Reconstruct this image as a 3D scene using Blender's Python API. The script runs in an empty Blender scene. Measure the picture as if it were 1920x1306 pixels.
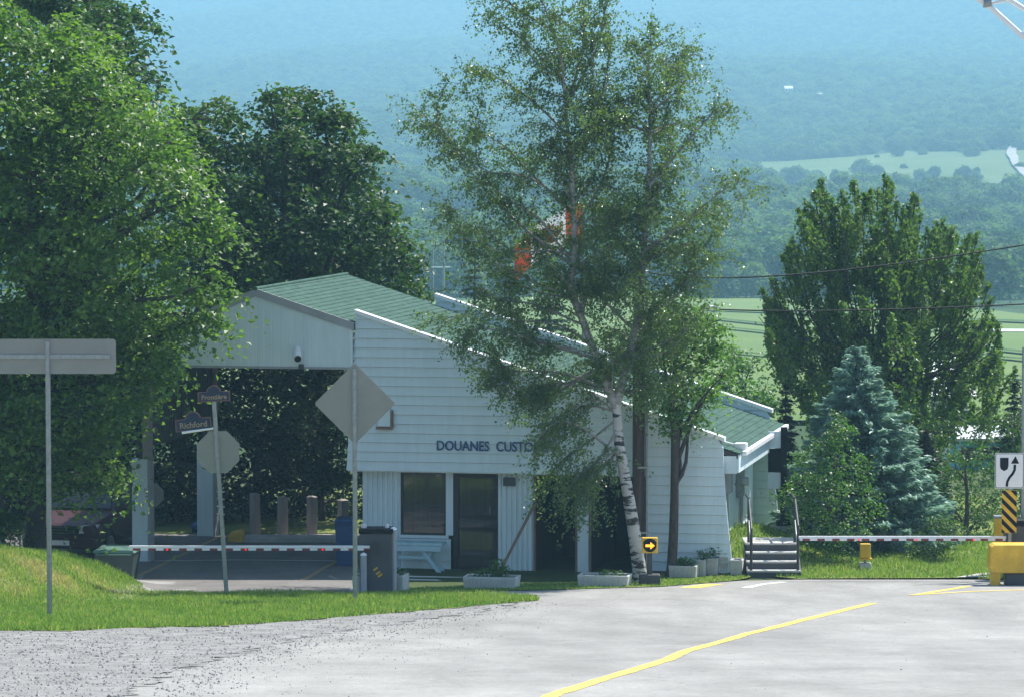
import bpy, bmesh, math, random
import numpy as np
from mathutils import Vector, Matrix, geometry

# ------------------------------------------------------------------ camera, sky, sun, exposure
S = bpy.context.scene
C = S.collection
H = 9.65                       # eye height over the customs yard (m); the road climbs towards the viewer
FPX = 7000.0                   # focal length in pixels of a 1920 px wide frame
PITCH = math.atan(413 / FPX)
cam_d = bpy.data.cameras.new('camera'); cam_d.sensor_width = 36; cam_d.lens = FPX / 1920 * 36
cam_d.clip_start = 0.5; cam_d.clip_end = 20000
cam = bpy.data.objects.new('camera', cam_d); C.objects.link(cam)
cam.location = (0, 0, H); cam.rotation_euler = (math.pi / 2 - PITCH, 0, 0)
S.camera = cam
SUN_EL, SUN_AZ = math.radians(54), math.radians(47)      # azimuth from +Y towards +X
w = bpy.data.worlds.new('World'); S.world = w; w.use_nodes = True
nt = w.node_tree; bg = nt.nodes['Background']; sky = nt.nodes.new('ShaderNodeTexSky')
sky.sky_type = 'NISHITA'; sky.sun_disc = False; sky.sun_elevation = SUN_EL; sky.sun_rotation = SUN_AZ
sky.air_density = 1.0; sky.dust_density = 0.6; sky.ozone_density = 1.5
nt.links.new(sky.outputs[0], bg.inputs[0]); bg.inputs[1].default_value = 0.11
sd = bpy.data.lights.new('sun', 'SUN'); sd.energy = 4.6; sd.angle = math.radians(0.5); sd.color = (1, .96, .88)
sun = bpy.data.objects.new('sun', sd); C.objects.link(sun)
dvec = Vector((math.sin(SUN_AZ) * math.cos(SUN_EL), math.cos(SUN_AZ) * math.cos(SUN_EL), math.sin(SUN_EL)))
sun.rotation_euler = dvec.to_track_quat('Z', 'Y').to_euler(); sun.location = (30, 60, 120)
S.view_settings.view_transform = 'Standard'; S.view_settings.look = 'None'
S.view_settings.exposure = 0.93; S.view_settings.gamma = 1; S.view_settings.use_curve_mapping = False
S.render.engine = 'CYCLES'
S.cycles.use_denoising = True
S.cycles.max_bounces = 7; S.cycles.diffuse_bounces = 3; S.cycles.volume_bounces = 1; S.cycles.transmission_bounces = 5

rng = np.random.default_rng(7); random.seed(7)

# ------------------------------------------------------------------ helpers: pixels of the 1920 px frame to places
SP, CP = math.sin(PITCH), math.cos(PITCH)
def ray(px, py):
    a, b = (px - 960) / FPX, (653 - py) / FPX
    return Vector((a, b * SP + CP, b * CP - SP))
def at(px, py, Y):
    d = ray(px, py); t = Y / d.y
    return Vector((d.x * t, Y, H + d.z * t))

YK = np.array([-400, -100, 0, 20, 40, 50, 60, 70, 76, 80, 84, 95, 104, 130, 200, 300, 500, 700, 900, 1200, 1500, 1800, 2500, 3500, 4500, 5500, 7000.])
ZK = np.array([70, 22.5, 8.05, 5.85, 3.56, 2.51, 1.51, .70, .25, .03, 0, 0, -.3, -1.9, -5.5, -10, -16, -21.5, -22, -17, -12.4, -2, 25, 80, 160, 225, 240.])  # unseen slope behind the camera steepened so the window panes reflect road
def pchip(x, y):
    h = np.diff(x); d = np.diff(y) / h; m = np.zeros_like(y)
    for i in range(1, len(x) - 1):
        if d[i-1] * d[i] > 0:
            w1, w2 = 2*h[i] + h[i-1], h[i] + 2*h[i-1]
            m[i] = (w1 + w2) / (w1/d[i-1] + w2/d[i])
    m[0], m[-1] = d[0], d[-1]
    return m
MK = pchip(YK, ZK)
def prof(Y):
    Y = np.clip(Y, YK[0], YK[-1]); i = np.clip(np.searchsorted(YK, Y) - 1, 0, len(YK) - 2)
    h = YK[i+1] - YK[i]; t = (Y - YK[i]) / h
    return ((2*t**3 - 3*t**2 + 1) * ZK[i] + (t**3 - 2*t**2 + t) * h * MK[i] + (-2*t**3 + 3*t**2) * ZK[i+1] + (t**3 - t**2) * h * MK[i+1])
def gauss(x, y, cx, cy, sx, sy, h):
    return h * np.exp(-((x - cx) / sx) ** 2 - ((y - cy) / sy) ** 2)
def G(x, y):
    x = np.asarray(x, float); y = np.asarray(y, float)
    z = prof(y)
    # grassy bank at the end of the verge, swell of lawn beside the stairs
    sm = lambda t: np.clip(t, 0, 1) ** 2 * (3 - 2 * np.clip(t, 0, 1))
    z = z + np.interp(x, [-20, -14, -10.15, -9.09, -8.46, -7.8, -7.4, -7.0], [.95, .92, .82, .70, .50, .19, .04, 0]) * sm((y - 67.5) / 6) * (1 - sm((y - 75.2) / 3))
    z = z + gauss(x, y, 5.3, 84.0, 1.35, 2.3, .62)
    far = np.clip((y - 250) / 1500, 0, 1)
    z = z + far * (6 * np.sin(x / 170 + y / 410) + 4 * np.sin(x / 83 - y / 190 + 1.3)) + np.clip((y - 1900) / 2500, 0, 1) * (
        5 * np.sin(x / 260 + y / 330 + .5) + 3 * np.sin(x / 120 - y / 240 + 2) + .035 * x)
    return z
def gz(x, y): return float(G(x, y))
def gp(px, py, lo=25, hi=5000):
    """where the sight line through a pixel meets the ground"""
    d = ray(px, py); t = lo
    step = .25
    while t < hi:
        p = Vector((0, 0, H)) + d * (t / d.y)
        if p.z < gz(p.x, p.y):
            break
        step = max(.2, t * .004); t += step
    a, b = t - step, t
    for _ in range(18):
        m = (a + b) / 2; p = Vector((0, 0, H)) + d * (m / d.y)
        if p.z < gz(p.x, p.y): b = m
        else: a = m
    p = Vector((0, 0, H)) + d * (b / d.y)
    return Vector((p.x, p.y, gz(p.x, p.y)))

# ------------------------------------------------------------------ materials
def mat(name, col, rough=.6, metal=0, spec=.5, var=.12, scale=6, bump=0, bscale=60, col2=None, emit=None, estr=0, coat=0, stretch=(1, 1, 1), detail=6):
    m = bpy.data.materials.new(name); m.use_nodes = True; n = m.node_tree.nodes; l = m.node_tree.links
    b = n['Principled BSDF']; b.inputs['Roughness'].default_value = rough; b.inputs['Metallic'].default_value = metal
    b.inputs['Specular IOR Level'].default_value = spec; b.inputs['Coat Weight'].default_value = coat
    tc = n.new('ShaderNodeTexCoord'); mp = n.new('ShaderNodeMapping'); mp.inputs['Scale'].default_value = stretch
    l.new(tc.outputs['Object'], mp.inputs[0])
    no = n.new('ShaderNodeTexNoise'); no.inputs['Scale'].default_value = scale; no.inputs['Detail'].default_value = detail
    no.inputs['Roughness'].default_value = .65
    l.new(mp.outputs[0], no.inputs['Vector'])
    r = n.new('ShaderNodeValToRGB')
    c2 = col2 or tuple(min(1, c * (1 + var)) for c in col); c1 = col if col2 else tuple(c * (1 - var) for c in col)
    r.color_ramp.elements[0].color = (*c1, 1); r.color_ramp.elements[1].color = (*c2, 1)
    r.color_ramp.elements[0].position = .32; r.color_ramp.elements[1].position = .68
    l.new(no.outputs[0], r.inputs[0]); l.new(r.outputs[0], b.inputs['Base Color'])
    if bump:
        n2 = n.new('ShaderNodeTexNoise'); n2.inputs['Scale'].default_value = bscale; n2.inputs['Detail'].default_value = 4
        l.new(mp.outputs[0], n2.inputs['Vector'])
        bp = n.new('ShaderNodeBump'); bp.inputs['Strength'].default_value = bump; bp.inputs['Distance'].default_value = .02
        l.new(n2.outputs[0], bp.inputs['Height']); l.new(bp.outputs[0], b.inputs['Normal'])
    if emit:
        b.inputs['Emission Color'].default_value = (*emit, 1); b.inputs['Emission Strength'].default_value = estr
    return m
def leafmat(name, c1, c2, trans=.35, rough=.45, spec=.5, tcol=None, rnd=.5):
    m = bpy.data.materials.new(name); m.use_nodes = True; n = m.node_tree.nodes; l = m.node_tree.links
    b = n['Principled BSDF']; b.inputs['Roughness'].default_value = rough; b.inputs['Specular IOR Level'].default_value = spec
    a = n.new('ShaderNodeAttribute'); a.attribute_name = 'tint'
    oi = n.new('ShaderNodeObjectInfo'); mx = n.new('ShaderNodeMath'); mx.operation = 'MULTIPLY_ADD'
    l.new(oi.outputs['Random'], mx.inputs[0]); mx.inputs[1].default_value = rnd; mx.inputs[2].default_value = -rnd / 2
    ad = n.new('ShaderNodeMath'); ad.operation = 'ADD'; ad.use_clamp = True
    l.new(a.outputs['Fac'], ad.inputs[0]); l.new(mx.outputs[0], ad.inputs[1])
    r = n.new('ShaderNodeValToRGB'); r.color_ramp.elements[0].color = (*c1, 1); r.color_ramp.elements[1].color = (*c2, 1)
    l.new(ad.outputs[0], r.inputs[0]); l.new(r.outputs[0], b.inputs['Base Color'])
    t = n.new('ShaderNodeBsdfTranslucent'); h = n.new('ShaderNodeMix'); h.data_type = 'RGBA'; h.blend_type = 'MULTIPLY'
    h.inputs[0].default_value = 1; l.new(r.outputs[0], h.inputs[6]); h.inputs[7].default_value = (*(tcol or (1.25, 1.5, .6)), 1)
    l.new(h.outputs[2], t.inputs[0])
    ms = n.new('ShaderNodeMixShader'); ms.inputs[0].default_value = trans
    l.new(b.outputs[0], ms.inputs[1]); l.new(t.outputs[0], ms.inputs[2]); l.new(ms.outputs[0], n['Material Output'].inputs[0])
    return m

# ------------------------------------------------------------------ object helpers
def tag(o, label=None, cat=None, group=None, kind=None):
    if label: o['label'] = label
    if cat: o['category'] = cat
    if group: o['group'] = group
    if kind: o['kind'] = kind
    return o
def thing(name, label, cat, loc=(0, 0, 0), rz=0, group=None):
    o = bpy.data.objects.new(name, None); C.objects.link(o); o.empty_display_size = .2
    o.location = loc; o.rotation_euler = (0, 0, rz)
    return tag(o, label, cat, group)
def copy_tree(o, parent=None, kids=None):
    if kids is None:
        kids = {}
        for x in C.objects:
            if x.parent: kids.setdefault(x.parent.name, []).append(x)
    c = o.copy(); C.objects.link(c)
    if parent: c.parent = parent
    for ch in kids.get(o.name, []): copy_tree(ch, c, kids)
    return c
def link_mesh(name, me, parent=None, mats=()):
    o = bpy.data.objects.new(name, me); C.objects.link(o)
    for m in mats: me.materials.append(m)
    if parent: o.parent = parent
    return o
class MB:
    def __init__(s): s.v = []; s.f = []; s.sm = []
    def add(s, vs, fs, smooth=False):
        k = len(s.v); s.v += [tuple(v) for v in vs]; s.f += [tuple(i + k for i in f) for f in fs]; s.sm += [smooth] * len(fs); return s
    def box(s, c, d, rz=0, ry=0, rx=0):
        M = Matrix.Translation(c) @ Matrix.Rotation(rz, 4, 'Z') @ Matrix.Rotation(ry, 4, 'Y') @ Matrix.Rotation(rx, 4, 'X')
        vs = [M @ Vector((x * d[0] / 2, y * d[1] / 2, z * d[2] / 2)) for x in (-1, 1) for y in (-1, 1) for z in (-1, 1)]
        return s.add(vs, [(0, 1, 3, 2), (4, 6, 7, 5), (0, 4, 5, 1), (2, 3, 7, 6), (0, 2, 6, 4), (1, 5, 7, 3)])
    def ext(s, lo, hi):
        return s.box([(a + b) / 2 for a, b in zip(lo, hi)], [b - a for a, b in zip(lo, hi)])
    def prism(s, front, back):
        n = len(front); vs = list(front) + list(back)
        fs = [tuple(range(n)), tuple(range(2 * n - 1, n - 1, -1))] + [(i, i + n, (i + 1) % n + n, (i + 1) % n) for i in range(n)]
        return s.add(vs, fs)
    def tube(s, pts, rad, n=8, caps=True):
        pts = [Vector(p) for p in pts]
        if not hasattr(rad, '__len__'): rad = [rad] * len(pts)
        vs = []; ref = None
        for i, p in enumerate(pts):
            t = (pts[min(i + 1, len(pts) - 1)] - pts[max(i - 1, 0)]).normalized()
            if ref is None: ref = Vector((1, 0, 0)) if abs(t.x) < .8 else Vector((0, 1, 0))
            a = (ref - t * ref.dot(t)).normalized(); b = t.cross(a); ref = a
            vs += [p + (a * math.cos(q) + b * math.sin(q)) * rad[i] for q in [2 * math.pi * k / n for k in range(n)]]
        fs = [(i * n + k, i * n + (k + 1) % n, (i + 1) * n + (k + 1) % n, (i + 1) * n + k) for i in range(len(pts) - 1) for k in range(n)]
        k0 = len(s.f); s.add(vs, fs, True)
        if caps:
            e = (len(pts) - 1) * n
            s.add(vs[:n], [tuple(range(n - 1, -1, -1))]); s.add(vs[e:], [tuple(range(n))])
        return s
    def cyl(s, c, r, h, n=16, axis='Z', r2=None):
        c = Vector(c); d = {'X': Vector((1, 0, 0)), 'Y': Vector((0, 1, 0)), 'Z': Vector((0, 0, 1))}[axis]
        return s.tube([c - d * h / 2, c + d * h / 2], [r, r if r2 is None else r2], n)
    def build(s, name, m, parent=None, bevel=0, loc=None):
        me = bpy.data.meshes.new(name); me.from_pydata(s.v, [], s.f)
        me.polygons.foreach_set('use_smooth', s.sm); me.update()
        bm = bmesh.new(); bm.from_mesh(me); bmesh.ops.recalc_face_normals(bm, faces=bm.faces); bm.to_mesh(me); bm.free()
        o = link_mesh(name, me, parent, [m])
        if loc is not None: o.location = loc
        if bevel:
            b = o.modifiers.new('bevel', 'BEVEL'); b.width = bevel; b.segments = 2; b.limit_method = 'ANGLE'; b.angle_limit = .6
        return o
def tri_mesh(name, V, F, tint, m, parent=None, kind=None, smooth=False):
    me = bpy.data.meshes.new(name); V = np.asarray(V, np.float32); F = np.asarray(F, np.int32); n, k = F.shape
    me.vertices.add(len(V)); me.vertices.foreach_set('co', V.ravel())
    me.loops.add(n * k); me.loops.foreach_set('vertex_index', F.ravel())
    me.polygons.add(n); me.polygons.foreach_set('loop_start', np.arange(0, n * k, k, dtype=np.int32))
    if tint is not None:
        a = me.attributes.new('tint', 'FLOAT', 'FACE'); a.data.foreach_set('value', np.asarray(tint, np.float32))
    me.polygons.foreach_set('use_smooth', np.full(n, smooth)); me.update(calc_edges=True)
    o = link_mesh(name, me, parent, [m])
    if kind: o['kind'] = kind
    return o
def unit(a): return a / (np.linalg.norm(a, axis=1, keepdims=True) + 1e-9)
def leaves(name, P, N, size, m, parent=None, aspect=.75, fold=.18, tint=None, along=None, kind=None):
    """folded two-triangle leaves at P, facing N"""
    n = len(P); P = np.asarray(P); N = unit(np.asarray(N))
    T = rng.normal(size=(n, 3)) if along is None else along
    T = unit(T - N * np.sum(T * N, 1, keepdims=True)); B = np.cross(N, T)
    s = (np.asarray(size) * np.ones(n))[:, None]
    V = np.empty((n, 4, 3)); V[:, 0] = P - T * s * .5; V[:, 2] = P + T * s * .5
    V[:, 1] = P + B * s * aspect * .5 + N * s * fold; V[:, 3] = P - B * s * aspect * .5 + N * s * fold
    i = np.arange(n)[:, None] * 4
    F = np.concatenate([i + [[0, 1, 2]], i + [[0, 2, 3]]], 1).reshape(-1, 3)
    if tint is None: tint = np.clip(rng.normal(.5, .25, n), 0, 1)
    return tri_mesh(name, V.reshape(-1, 3), F, np.repeat(tint, 2), m, parent, kind)
def text_mesh(name, body, size, m, parent, M, ext=.01, bold=0):
    cu = bpy.data.curves.new('text_curve', 'FONT'); cu.body = body; cu.size = size; cu.extrude = ext; cu.offset = bold; cu.resolution_u = 3
    cu.align_x = 'CENTER'; cu.align_y = 'CENTER'
    t = bpy.data.objects.new('text_source', cu); C.objects.link(t)
    me = bpy.data.meshes.new_from_object(t.evaluated_get(bpy.context.evaluated_depsgraph_get()))
    bpy.data.objects.remove(t); bpy.data.curves.remove(cu)
    me.name = name; me.materials.clear()
    o = link_mesh(name, me, parent, [m]); o.matrix_local = M
    return o
def resample(poly, step, closed=True):
    out = []; n = len(poly)
    for i in range(n if closed else n - 1):
        a, b = Vector(poly[i]), Vector(poly[(i + 1) % n]); k = max(1, int((b - a).length / step))
        out += [tuple(a + (b - a) * j / k) for j in range(k)]
    if not closed: out.append(tuple(poly[-1]))
    return out
def inside(poly, x, y):
    x = np.asarray(x); y = np.asarray(y); r = np.zeros(x.shape, bool); n = len(poly)
    for i in range(n):
        x1, y1 = poly[i]; x2, y2 = poly[(i + 1) % n]
        c = ((y1 > y) != (y2 > y)) & (x < (x2 - x1) * (y - y1) / ((y2 - y1) or 1e-9) + x1)
        r ^= c
    return r
def drape(name, poly, dz, m, step=.5, jit=0., bstep=None, relief=0., kind='structure', parent=None, dzf=None):
    """a sheet laid over the ground inside a polygon, with a lightly wandering edge"""
    b = resample([Vector(p) for p in poly], bstep or step)
    if jit: b = [(p[0] + random.uniform(-jit, jit), p[1] + random.uniform(-jit, jit)) for p in b]
    xs, ys = [p[0] for p in b], [p[1] for p in b]
    gx, gy = np.meshgrid(np.arange(min(xs), max(xs), step), np.arange(min(ys), max(ys), step)); gx, gy = gx.ravel(), gy.ravel()
    k = inside(b, gx, gy); pts = [Vector(p) for p in b] + [Vector((x + random.uniform(-.2, .2) * step, y + random.uniform(-.2, .2) * step)) for x, y in zip(gx[k], gy[k])]
    nb = len(b)
    v, e, f, *_ = geometry.delaunay_2d_cdt(pts, [], [list(range(nb))], 1, 1e-5)
    X = np.array([p.x for p in v]); Y = np.array([p.y for p in v]); Z = G(X, Y) + dz
    if dzf is not None: Z = Z + dzf(X, Y)
    if relief: Z = Z + rng.normal(0, relief, len(X))
    me = bpy.data.meshes.new(name); me.from_pydata(list(zip(X, Y, Z)), [], f); me.polygons.foreach_set('use_smooth', [True] * len(me.polygons)); me.update()
    o = link_mesh(name, me, parent, [m])
    if o.data.polygons and o.data.polygons[0].normal.z < 0: me.flip_normals()
    if kind: o['kind'] = kind
    return o

# ------------------------------------------------------------------ materials
M = {}
M['soil'] = mat('soil', (.055, .075, .03), .95, spec=.1, scale=.9, col2=(.075, .1, .035))
M['forest_floor'] = mat('forest_floor', (.03, .06, .022), .95, spec=.1, scale=.05, col2=(.05, .085, .03))
M['asphalt'] = mat('asphalt', (.255, .247, .231), .88, spec=.15, scale=.8, col2=(.345, .334, .315), bump=.5, bscale=45, stretch=(1, .45, 1), detail=9)
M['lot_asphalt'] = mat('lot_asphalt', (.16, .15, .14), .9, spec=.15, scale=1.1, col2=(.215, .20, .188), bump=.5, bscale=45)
M['gravel'] = mat('gravel', (.17, .164, .155), .95, spec=.1, scale=2.2, col2=(.31, .302, .288), bump=1.0, bscale=28)
M['stone'] = mat('stone', (.20, .195, .185), .85, spec=.2, scale=1.5, col2=(.38, .37, .355))
M['turf'] = mat('turf', (.10, .17, .03), .95, spec=.1, scale=1.2, col2=(.22, .22, .08))
M['dry_turf'] = M['turf']
M['yellow_paint'] = mat('yellow_paint', (.72, .50, .09), .8, spec=.3, scale=5, col2=(.82, .60, .14), bump=.3, bscale=60)
M['white_paint_worn'] = mat('white_paint_worn', (.62, .62, .6), .8, scale=5, var=.15)
M['field_green'] = mat('field_green', (.105, .165, .05), .95, spec=.1, scale=.02, col2=(.15, .205, .06), stretch=(.25, 1.6, 1))
M['field_dark'] = mat('field_dark', (.055, .10, .03), .95, spec=.1, scale=.1, var=.2)
M['field_pale'] = mat('field_pale', (.085, .135, .04), .95, spec=.1, scale=.02, col2=(.14, .185, .06))
M['dirt_road'] = mat('dirt_road', (.36, .345, .315), .95, spec=.1, scale=.1, var=.1)
M['concrete'] = mat('concrete', (.42, .41, .385), .9, spec=.2, scale=4, col2=(.56, .55, .52), bump=.35, bscale=40)
M['walk'] = mat('walk_concrete', (.40, .39, .37), .9, spec=.2, scale=2.5, col2=(.52, .5, .48), bump=.3, bscale=40)
M['siding'] = mat('siding_paint', (.60, .715, .755), .55, spec=.35, scale=2.2, col2=(.69, .79, .82), stretch=(2.5, 1, .35), bump=.08, bscale=30)
M['trim'] = mat('white_trim', (.70, .78, .81), .45, spec=.4, scale=3, var=.04)
M['joint'] = mat('wall_backing', (.22, .19, .165), .9, scale=5)
M['fascia'] = mat('grey_fascia', (.33, .34, .35), .6, scale=3, var=.1)
M['shingle'] = mat('green_shingle', (.040, .085, .066), .92, spec=.12, scale=5, col2=(.075, .135, .105), stretch=(1, .6, 1), bump=.5, bscale=55)
M['cap'] = mat('cap_metal', (.82, .83, .84), .35, spec=.5, scale=4, var=.04)
M['bronze'] = mat('bronze_frame', (.028, .025, .024), .4, metal=.4, scale=6)
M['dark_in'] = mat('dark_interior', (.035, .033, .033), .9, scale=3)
M['blind'] = mat('blind', (.20, .185, .17), .8, scale=5)
M['letter'] = mat('letter_blue', (.018, .075, .21), .5, scale=8)
M['post_wood'] = mat('post_wood', (.27, .235, .215), .85, scale=3, col2=(.40, .355, .33), stretch=(8, 8, .6), bump=.4, bscale=25)
M['plank_wood'] = mat('plank_wood', (.19, .11, .075), .8, scale=4, col2=(.27, .17, .12), stretch=(8, 8, .5))
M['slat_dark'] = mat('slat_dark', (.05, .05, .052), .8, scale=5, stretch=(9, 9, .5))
M['galv'] = mat('galvanised', (.25, .27, .27), .45, metal=.5, scale=12, col2=(.36, .38, .38))
M['signback'] = mat('sign_back', (.25, .25, .225), .55, metal=.3, scale=2, col2=(.29, .285, .255))
M['steel_dark'] = mat('steel_dark', (.05, .052, .055), .55, metal=.2, scale=6)
M['cabinet'] = mat('cabinet_grey', (.055, .055, .058), .6, scale=2, col2=(.08, .08, .082))
M['white'] = mat('white_enamel', (.8, .8, .79), .35, scale=6, var=.04)
M['red'] = mat('red_reflective', (.20, .03, .035), .45, scale=6)
M['red_lamp'] = mat('red_lamp', (.6, .02, .02), .3, emit=(1, .03, .03), estr=.5)
M['yellow'] = mat('yellow_enamel', (.56, .32, .02), .5, scale=2.6, col2=(.85, .53, .035), bump=.15, bscale=20, detail=10)
M['black'] = mat('black_enamel', (.010, .010, .010), .75, spec=.2, scale=6)
M['amber'] = mat('amber_lamp', (.8, .25, .01), .3, emit=(1, .32, .02), estr=1.4)
M['bin_green'] = mat('bin_green', (.045, .065, .055), .5, scale=4)
M['bin_lid'] = mat('bin_lid', (.10, .19, .14), .4, scale=4)
M['bin_blue'] = mat('bin_blue', (.012, .05, .16), .45, scale=4)
M['sign_blue'] = mat('sign_blue', (.008, .018, .05), .5, scale=8)
M['sign_brown'] = mat('sign_brown', (.13, .06, .05), .5, scale=8)
M['gold'] = mat('gold_letter', (.26, .19, .11), .5, scale=8)
M['sky_blue_paint'] = mat('light_blue_paint', (.42, .60, .66), .55, scale=5, var=.08)
M['bark'] = mat('bark', (.05, .042, .035), .95, spec=.15, scale=5, col2=(.10, .085, .07), stretch=(3, 3, .8), bump=.9, bscale=14)
M['pole_wood'] = mat('pole_wood', (.075, .052, .042), .9, spec=.2, scale=4, col2=(.13, .095, .08), stretch=(6, 6, .4), bump=.5, bscale=20)
M['tyre'] = mat('tyre', (.012, .012, .013), .8)
M['car_red'] = mat('car_paint', (.045, .008, .010), .45, coat=.05, scale=3, var=.05)
M['chrome'] = mat('chrome', (.6, .6, .62), .15, metal=1)
M['lamp_glass'] = mat('lamp_glass', (.6, .62, .64), .12, spec=.8)
M['turquoise'] = mat('turquoise_sheet', (.06, .30, .38), .6, scale=1, var=.12)
M['roof_white'] = mat('white_sheet_roof', (.82, .82, .82), .3, metal=.15, spec=.6)
M['farm_wall'] = mat('farm_wall', (.6, .58, .55), .8)
M['win_dark'] = mat('dark_pane', (.02, .022, .025), .12, spec=.7)
M['flag_red'] = leafmat('flag_red', (.42, .07, .03), (.46, .09, .04), .5, .8, .1, (1, 1, 1)); M['flag_white'] = leafmat('flag_white', (.7, .7, .7), (.75, .75, .75), .5, .8, .1, (1, 1, 1))
M['glass'] = mat('window_glass', (.035, .033, .031), .03, spec=1.0, scale=9, col2=(.075, .068, .063), stretch=(4, 1, .02))
M['reddish'] = mat('red_roof', (.3, .08, .06), .8)
def birch_bark():
    m = mat('birch_bark', (.36, .34, .315), .7, spec=.3, scale=2, col2=(.54, .52, .485), bump=.3, bscale=12)
    n = m.node_tree.nodes; l = m.node_tree.links; b = n['Principled BSDF']
    tc = n.new('ShaderNodeTexCoord'); mp = n.new('ShaderNodeMapping'); mp.inputs['Scale'].default_value = (2.2, 2.2, 7)
    no = n.new('ShaderNodeTexNoise'); no.inputs['Scale'].default_value = 1.6; no.inputs['Detail'].default_value = 4
    r = n.new('ShaderNodeValToRGB'); r.color_ramp.elements[0].position = .50; r.color_ramp.elements[1].position = .58
    r.color_ramp.elements[0].color = (0, 0, 0, 1); r.color_ramp.elements[1].color = (1, 1, 1, 1)
    l.new(tc.outputs['Object'], mp.inputs[0]); l.new(mp.outputs[0], no.inputs['Vector']); l.new(no.outputs[0], r.inputs[0])
    mx = n.new('ShaderNodeMix'); mx.data_type = 'RGBA'; old = b.inputs['Base Color'].links[0].from_socket
    l.new(r.outputs[0], mx.inputs[0]); l.new(old, mx.inputs[6]); mx.inputs[7].default_value = (.035, .03, .028, 1); l.new(mx.outputs[2], b.inputs['Base Color'])
    return m
M['birch'] = birch_bark()
M['maple_leaf'] = leafmat('maple_leaf', (.038, .098, .020), (.16, .26, .048), .48, tcol=(1.3, 1.5, .55))
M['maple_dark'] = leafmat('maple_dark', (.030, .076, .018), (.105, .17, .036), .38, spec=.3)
M['birch_leaf'] = leafmat('birch_leaf', (.085, .145, .046), (.20, .27, .085), .44, rough=.35, spec=.7)
M['small_maple'] = leafmat('small_maple_leaf', (.065, .145, .028), (.16, .27, .055), .5)
M['upright_leaf'] = leafmat('upright_leaf', (.042, .10, .022), (.135, .21, .045), .44)
M['spruce'] = leafmat('spruce_needle', (.14, .25, .19), (.33, .47, .39), .38, tcol=(.9, 1.1, .9))
M['conifer'] = leafmat('conifer_needle', (.02, .045, .022), (.045, .08, .04), .15)
M['thicket_leaf'] = leafmat('thicket_leaf', (.014, .030, .011), (.034, .06, .018), .2, .75, .1)  # leaf tones darkened to stand in for the deep shade behind the canopy
M['birch_limb'] = mat('birch_limb', (.16, .14, .125), .8, scale=4, col2=(.32, .30, .28), stretch=(2, 2, 4))
M['birch_stem'] = mat('birch_stem', (.20, .18, .165), .8, scale=3, col2=(.46, .44, .41), stretch=(2, 2, 5))
M['bush_leaf'] = leafmat('bush_leaf', (.045, .11, .025), (.11, .21, .04), .42)
M['twig'] = mat('twig', (.085, .075, .05), .8)
M['grass'] = leafmat('grass_blade', (.10, .22, .035), (.29, .38, .09), .45, rough=.6, spec=.25, tcol=(1.1, 1.2, .6))
M['far_leaf'] = leafmat('far_leaf', (.024, .068, .018), (.16, .24, .07), .35, rough=.7, spec=.2, rnd=1.0)

r_ = [n for n in M['grass'].node_tree.nodes if n.type == 'VALTORGB'][0].color_ramp
r_.elements[1].position = .72; e_ = r_.elements.new(1.0); e_.color = (.46, .40, .20, 1)
def worn_asphalt(m):
    """wheel tracks, tar patches and hairline cracks over the speckle"""
    n = m.node_tree.nodes; l = m.node_tree.links; b = n['Principled BSDF']; old = b.inputs['Base Color'].links[0].from_socket
    tc = n.new('ShaderNodeTexCoord')
    def noise(scale, stretch, rot, lo, hi, p0, p1, detail=5):
        mp = n.new('ShaderNodeMapping'); mp.inputs['Scale'].default_value = stretch; mp.inputs['Rotation'].default_value = (0, 0, rot); l.new(tc.outputs['Object'], mp.inputs[0])
        no = n.new('ShaderNodeTexNoise'); no.inputs['Scale'].default_value = scale; no.inputs['Detail'].default_value = detail; l.new(mp.outputs[0], no.inputs['Vector'])
        mr = n.new('ShaderNodeMapRange'); mr.inputs[1].default_value = p0; mr.inputs[2].default_value = p1; mr.inputs[3].default_value = lo; mr.inputs[4].default_value = hi; l.new(no.outputs[0], mr.inputs[0]); return mr.outputs[0]
    v = n.new('ShaderNodeTexVoronoi'); v.feature = 'DISTANCE_TO_EDGE'; v.inputs['Scale'].default_value = .35
    wp = n.new('ShaderNodeTexNoise'); wp.inputs['Scale'].default_value = 1.5; wp.inputs['Detail'].default_value = 6
    ad = n.new('ShaderNodeVectorMath'); ad.operation = 'ADD'; l.new(tc.outputs['Object'], wp.inputs['Vector']); l.new(tc.outputs['Object'], ad.inputs[0]); l.new(wp.outputs['Color'], ad.inputs[1]); l.new(ad.outputs[0], v.inputs['Vector'])
    cr = n.new('ShaderNodeMapRange'); cr.inputs[1].default_value = .004; cr.inputs[2].default_value = .022; cr.inputs[3].default_value = .9; cr.inputs[4].default_value = 1; l.new(v.outputs['Distance'], cr.inputs[0])
    fs = [noise(.16, (1, .5, 1), .3, .88, 1.04, .36, .62), noise(.55, (1.6, .22, 1), -.12, .91, 1.04, .35, .6), noise(14, (1, 1, 1), 0, .86, 1.1, .3, .7, 8), cr.outputs[0]]
    cur = old
    for f in fs:
        mx = n.new('ShaderNodeMix'); mx.data_type = 'RGBA'; mx.blend_type = 'MULTIPLY'; mx.inputs[0].default_value = 1; l.new(cur, mx.inputs[6]); l.new(f, mx.inputs[7]); cur = mx.outputs[2]
    l.new(cur, b.inputs['Base Color'])
worn_asphalt(M['asphalt']); worn_asphalt(M['lot_asphalt'])
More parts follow.
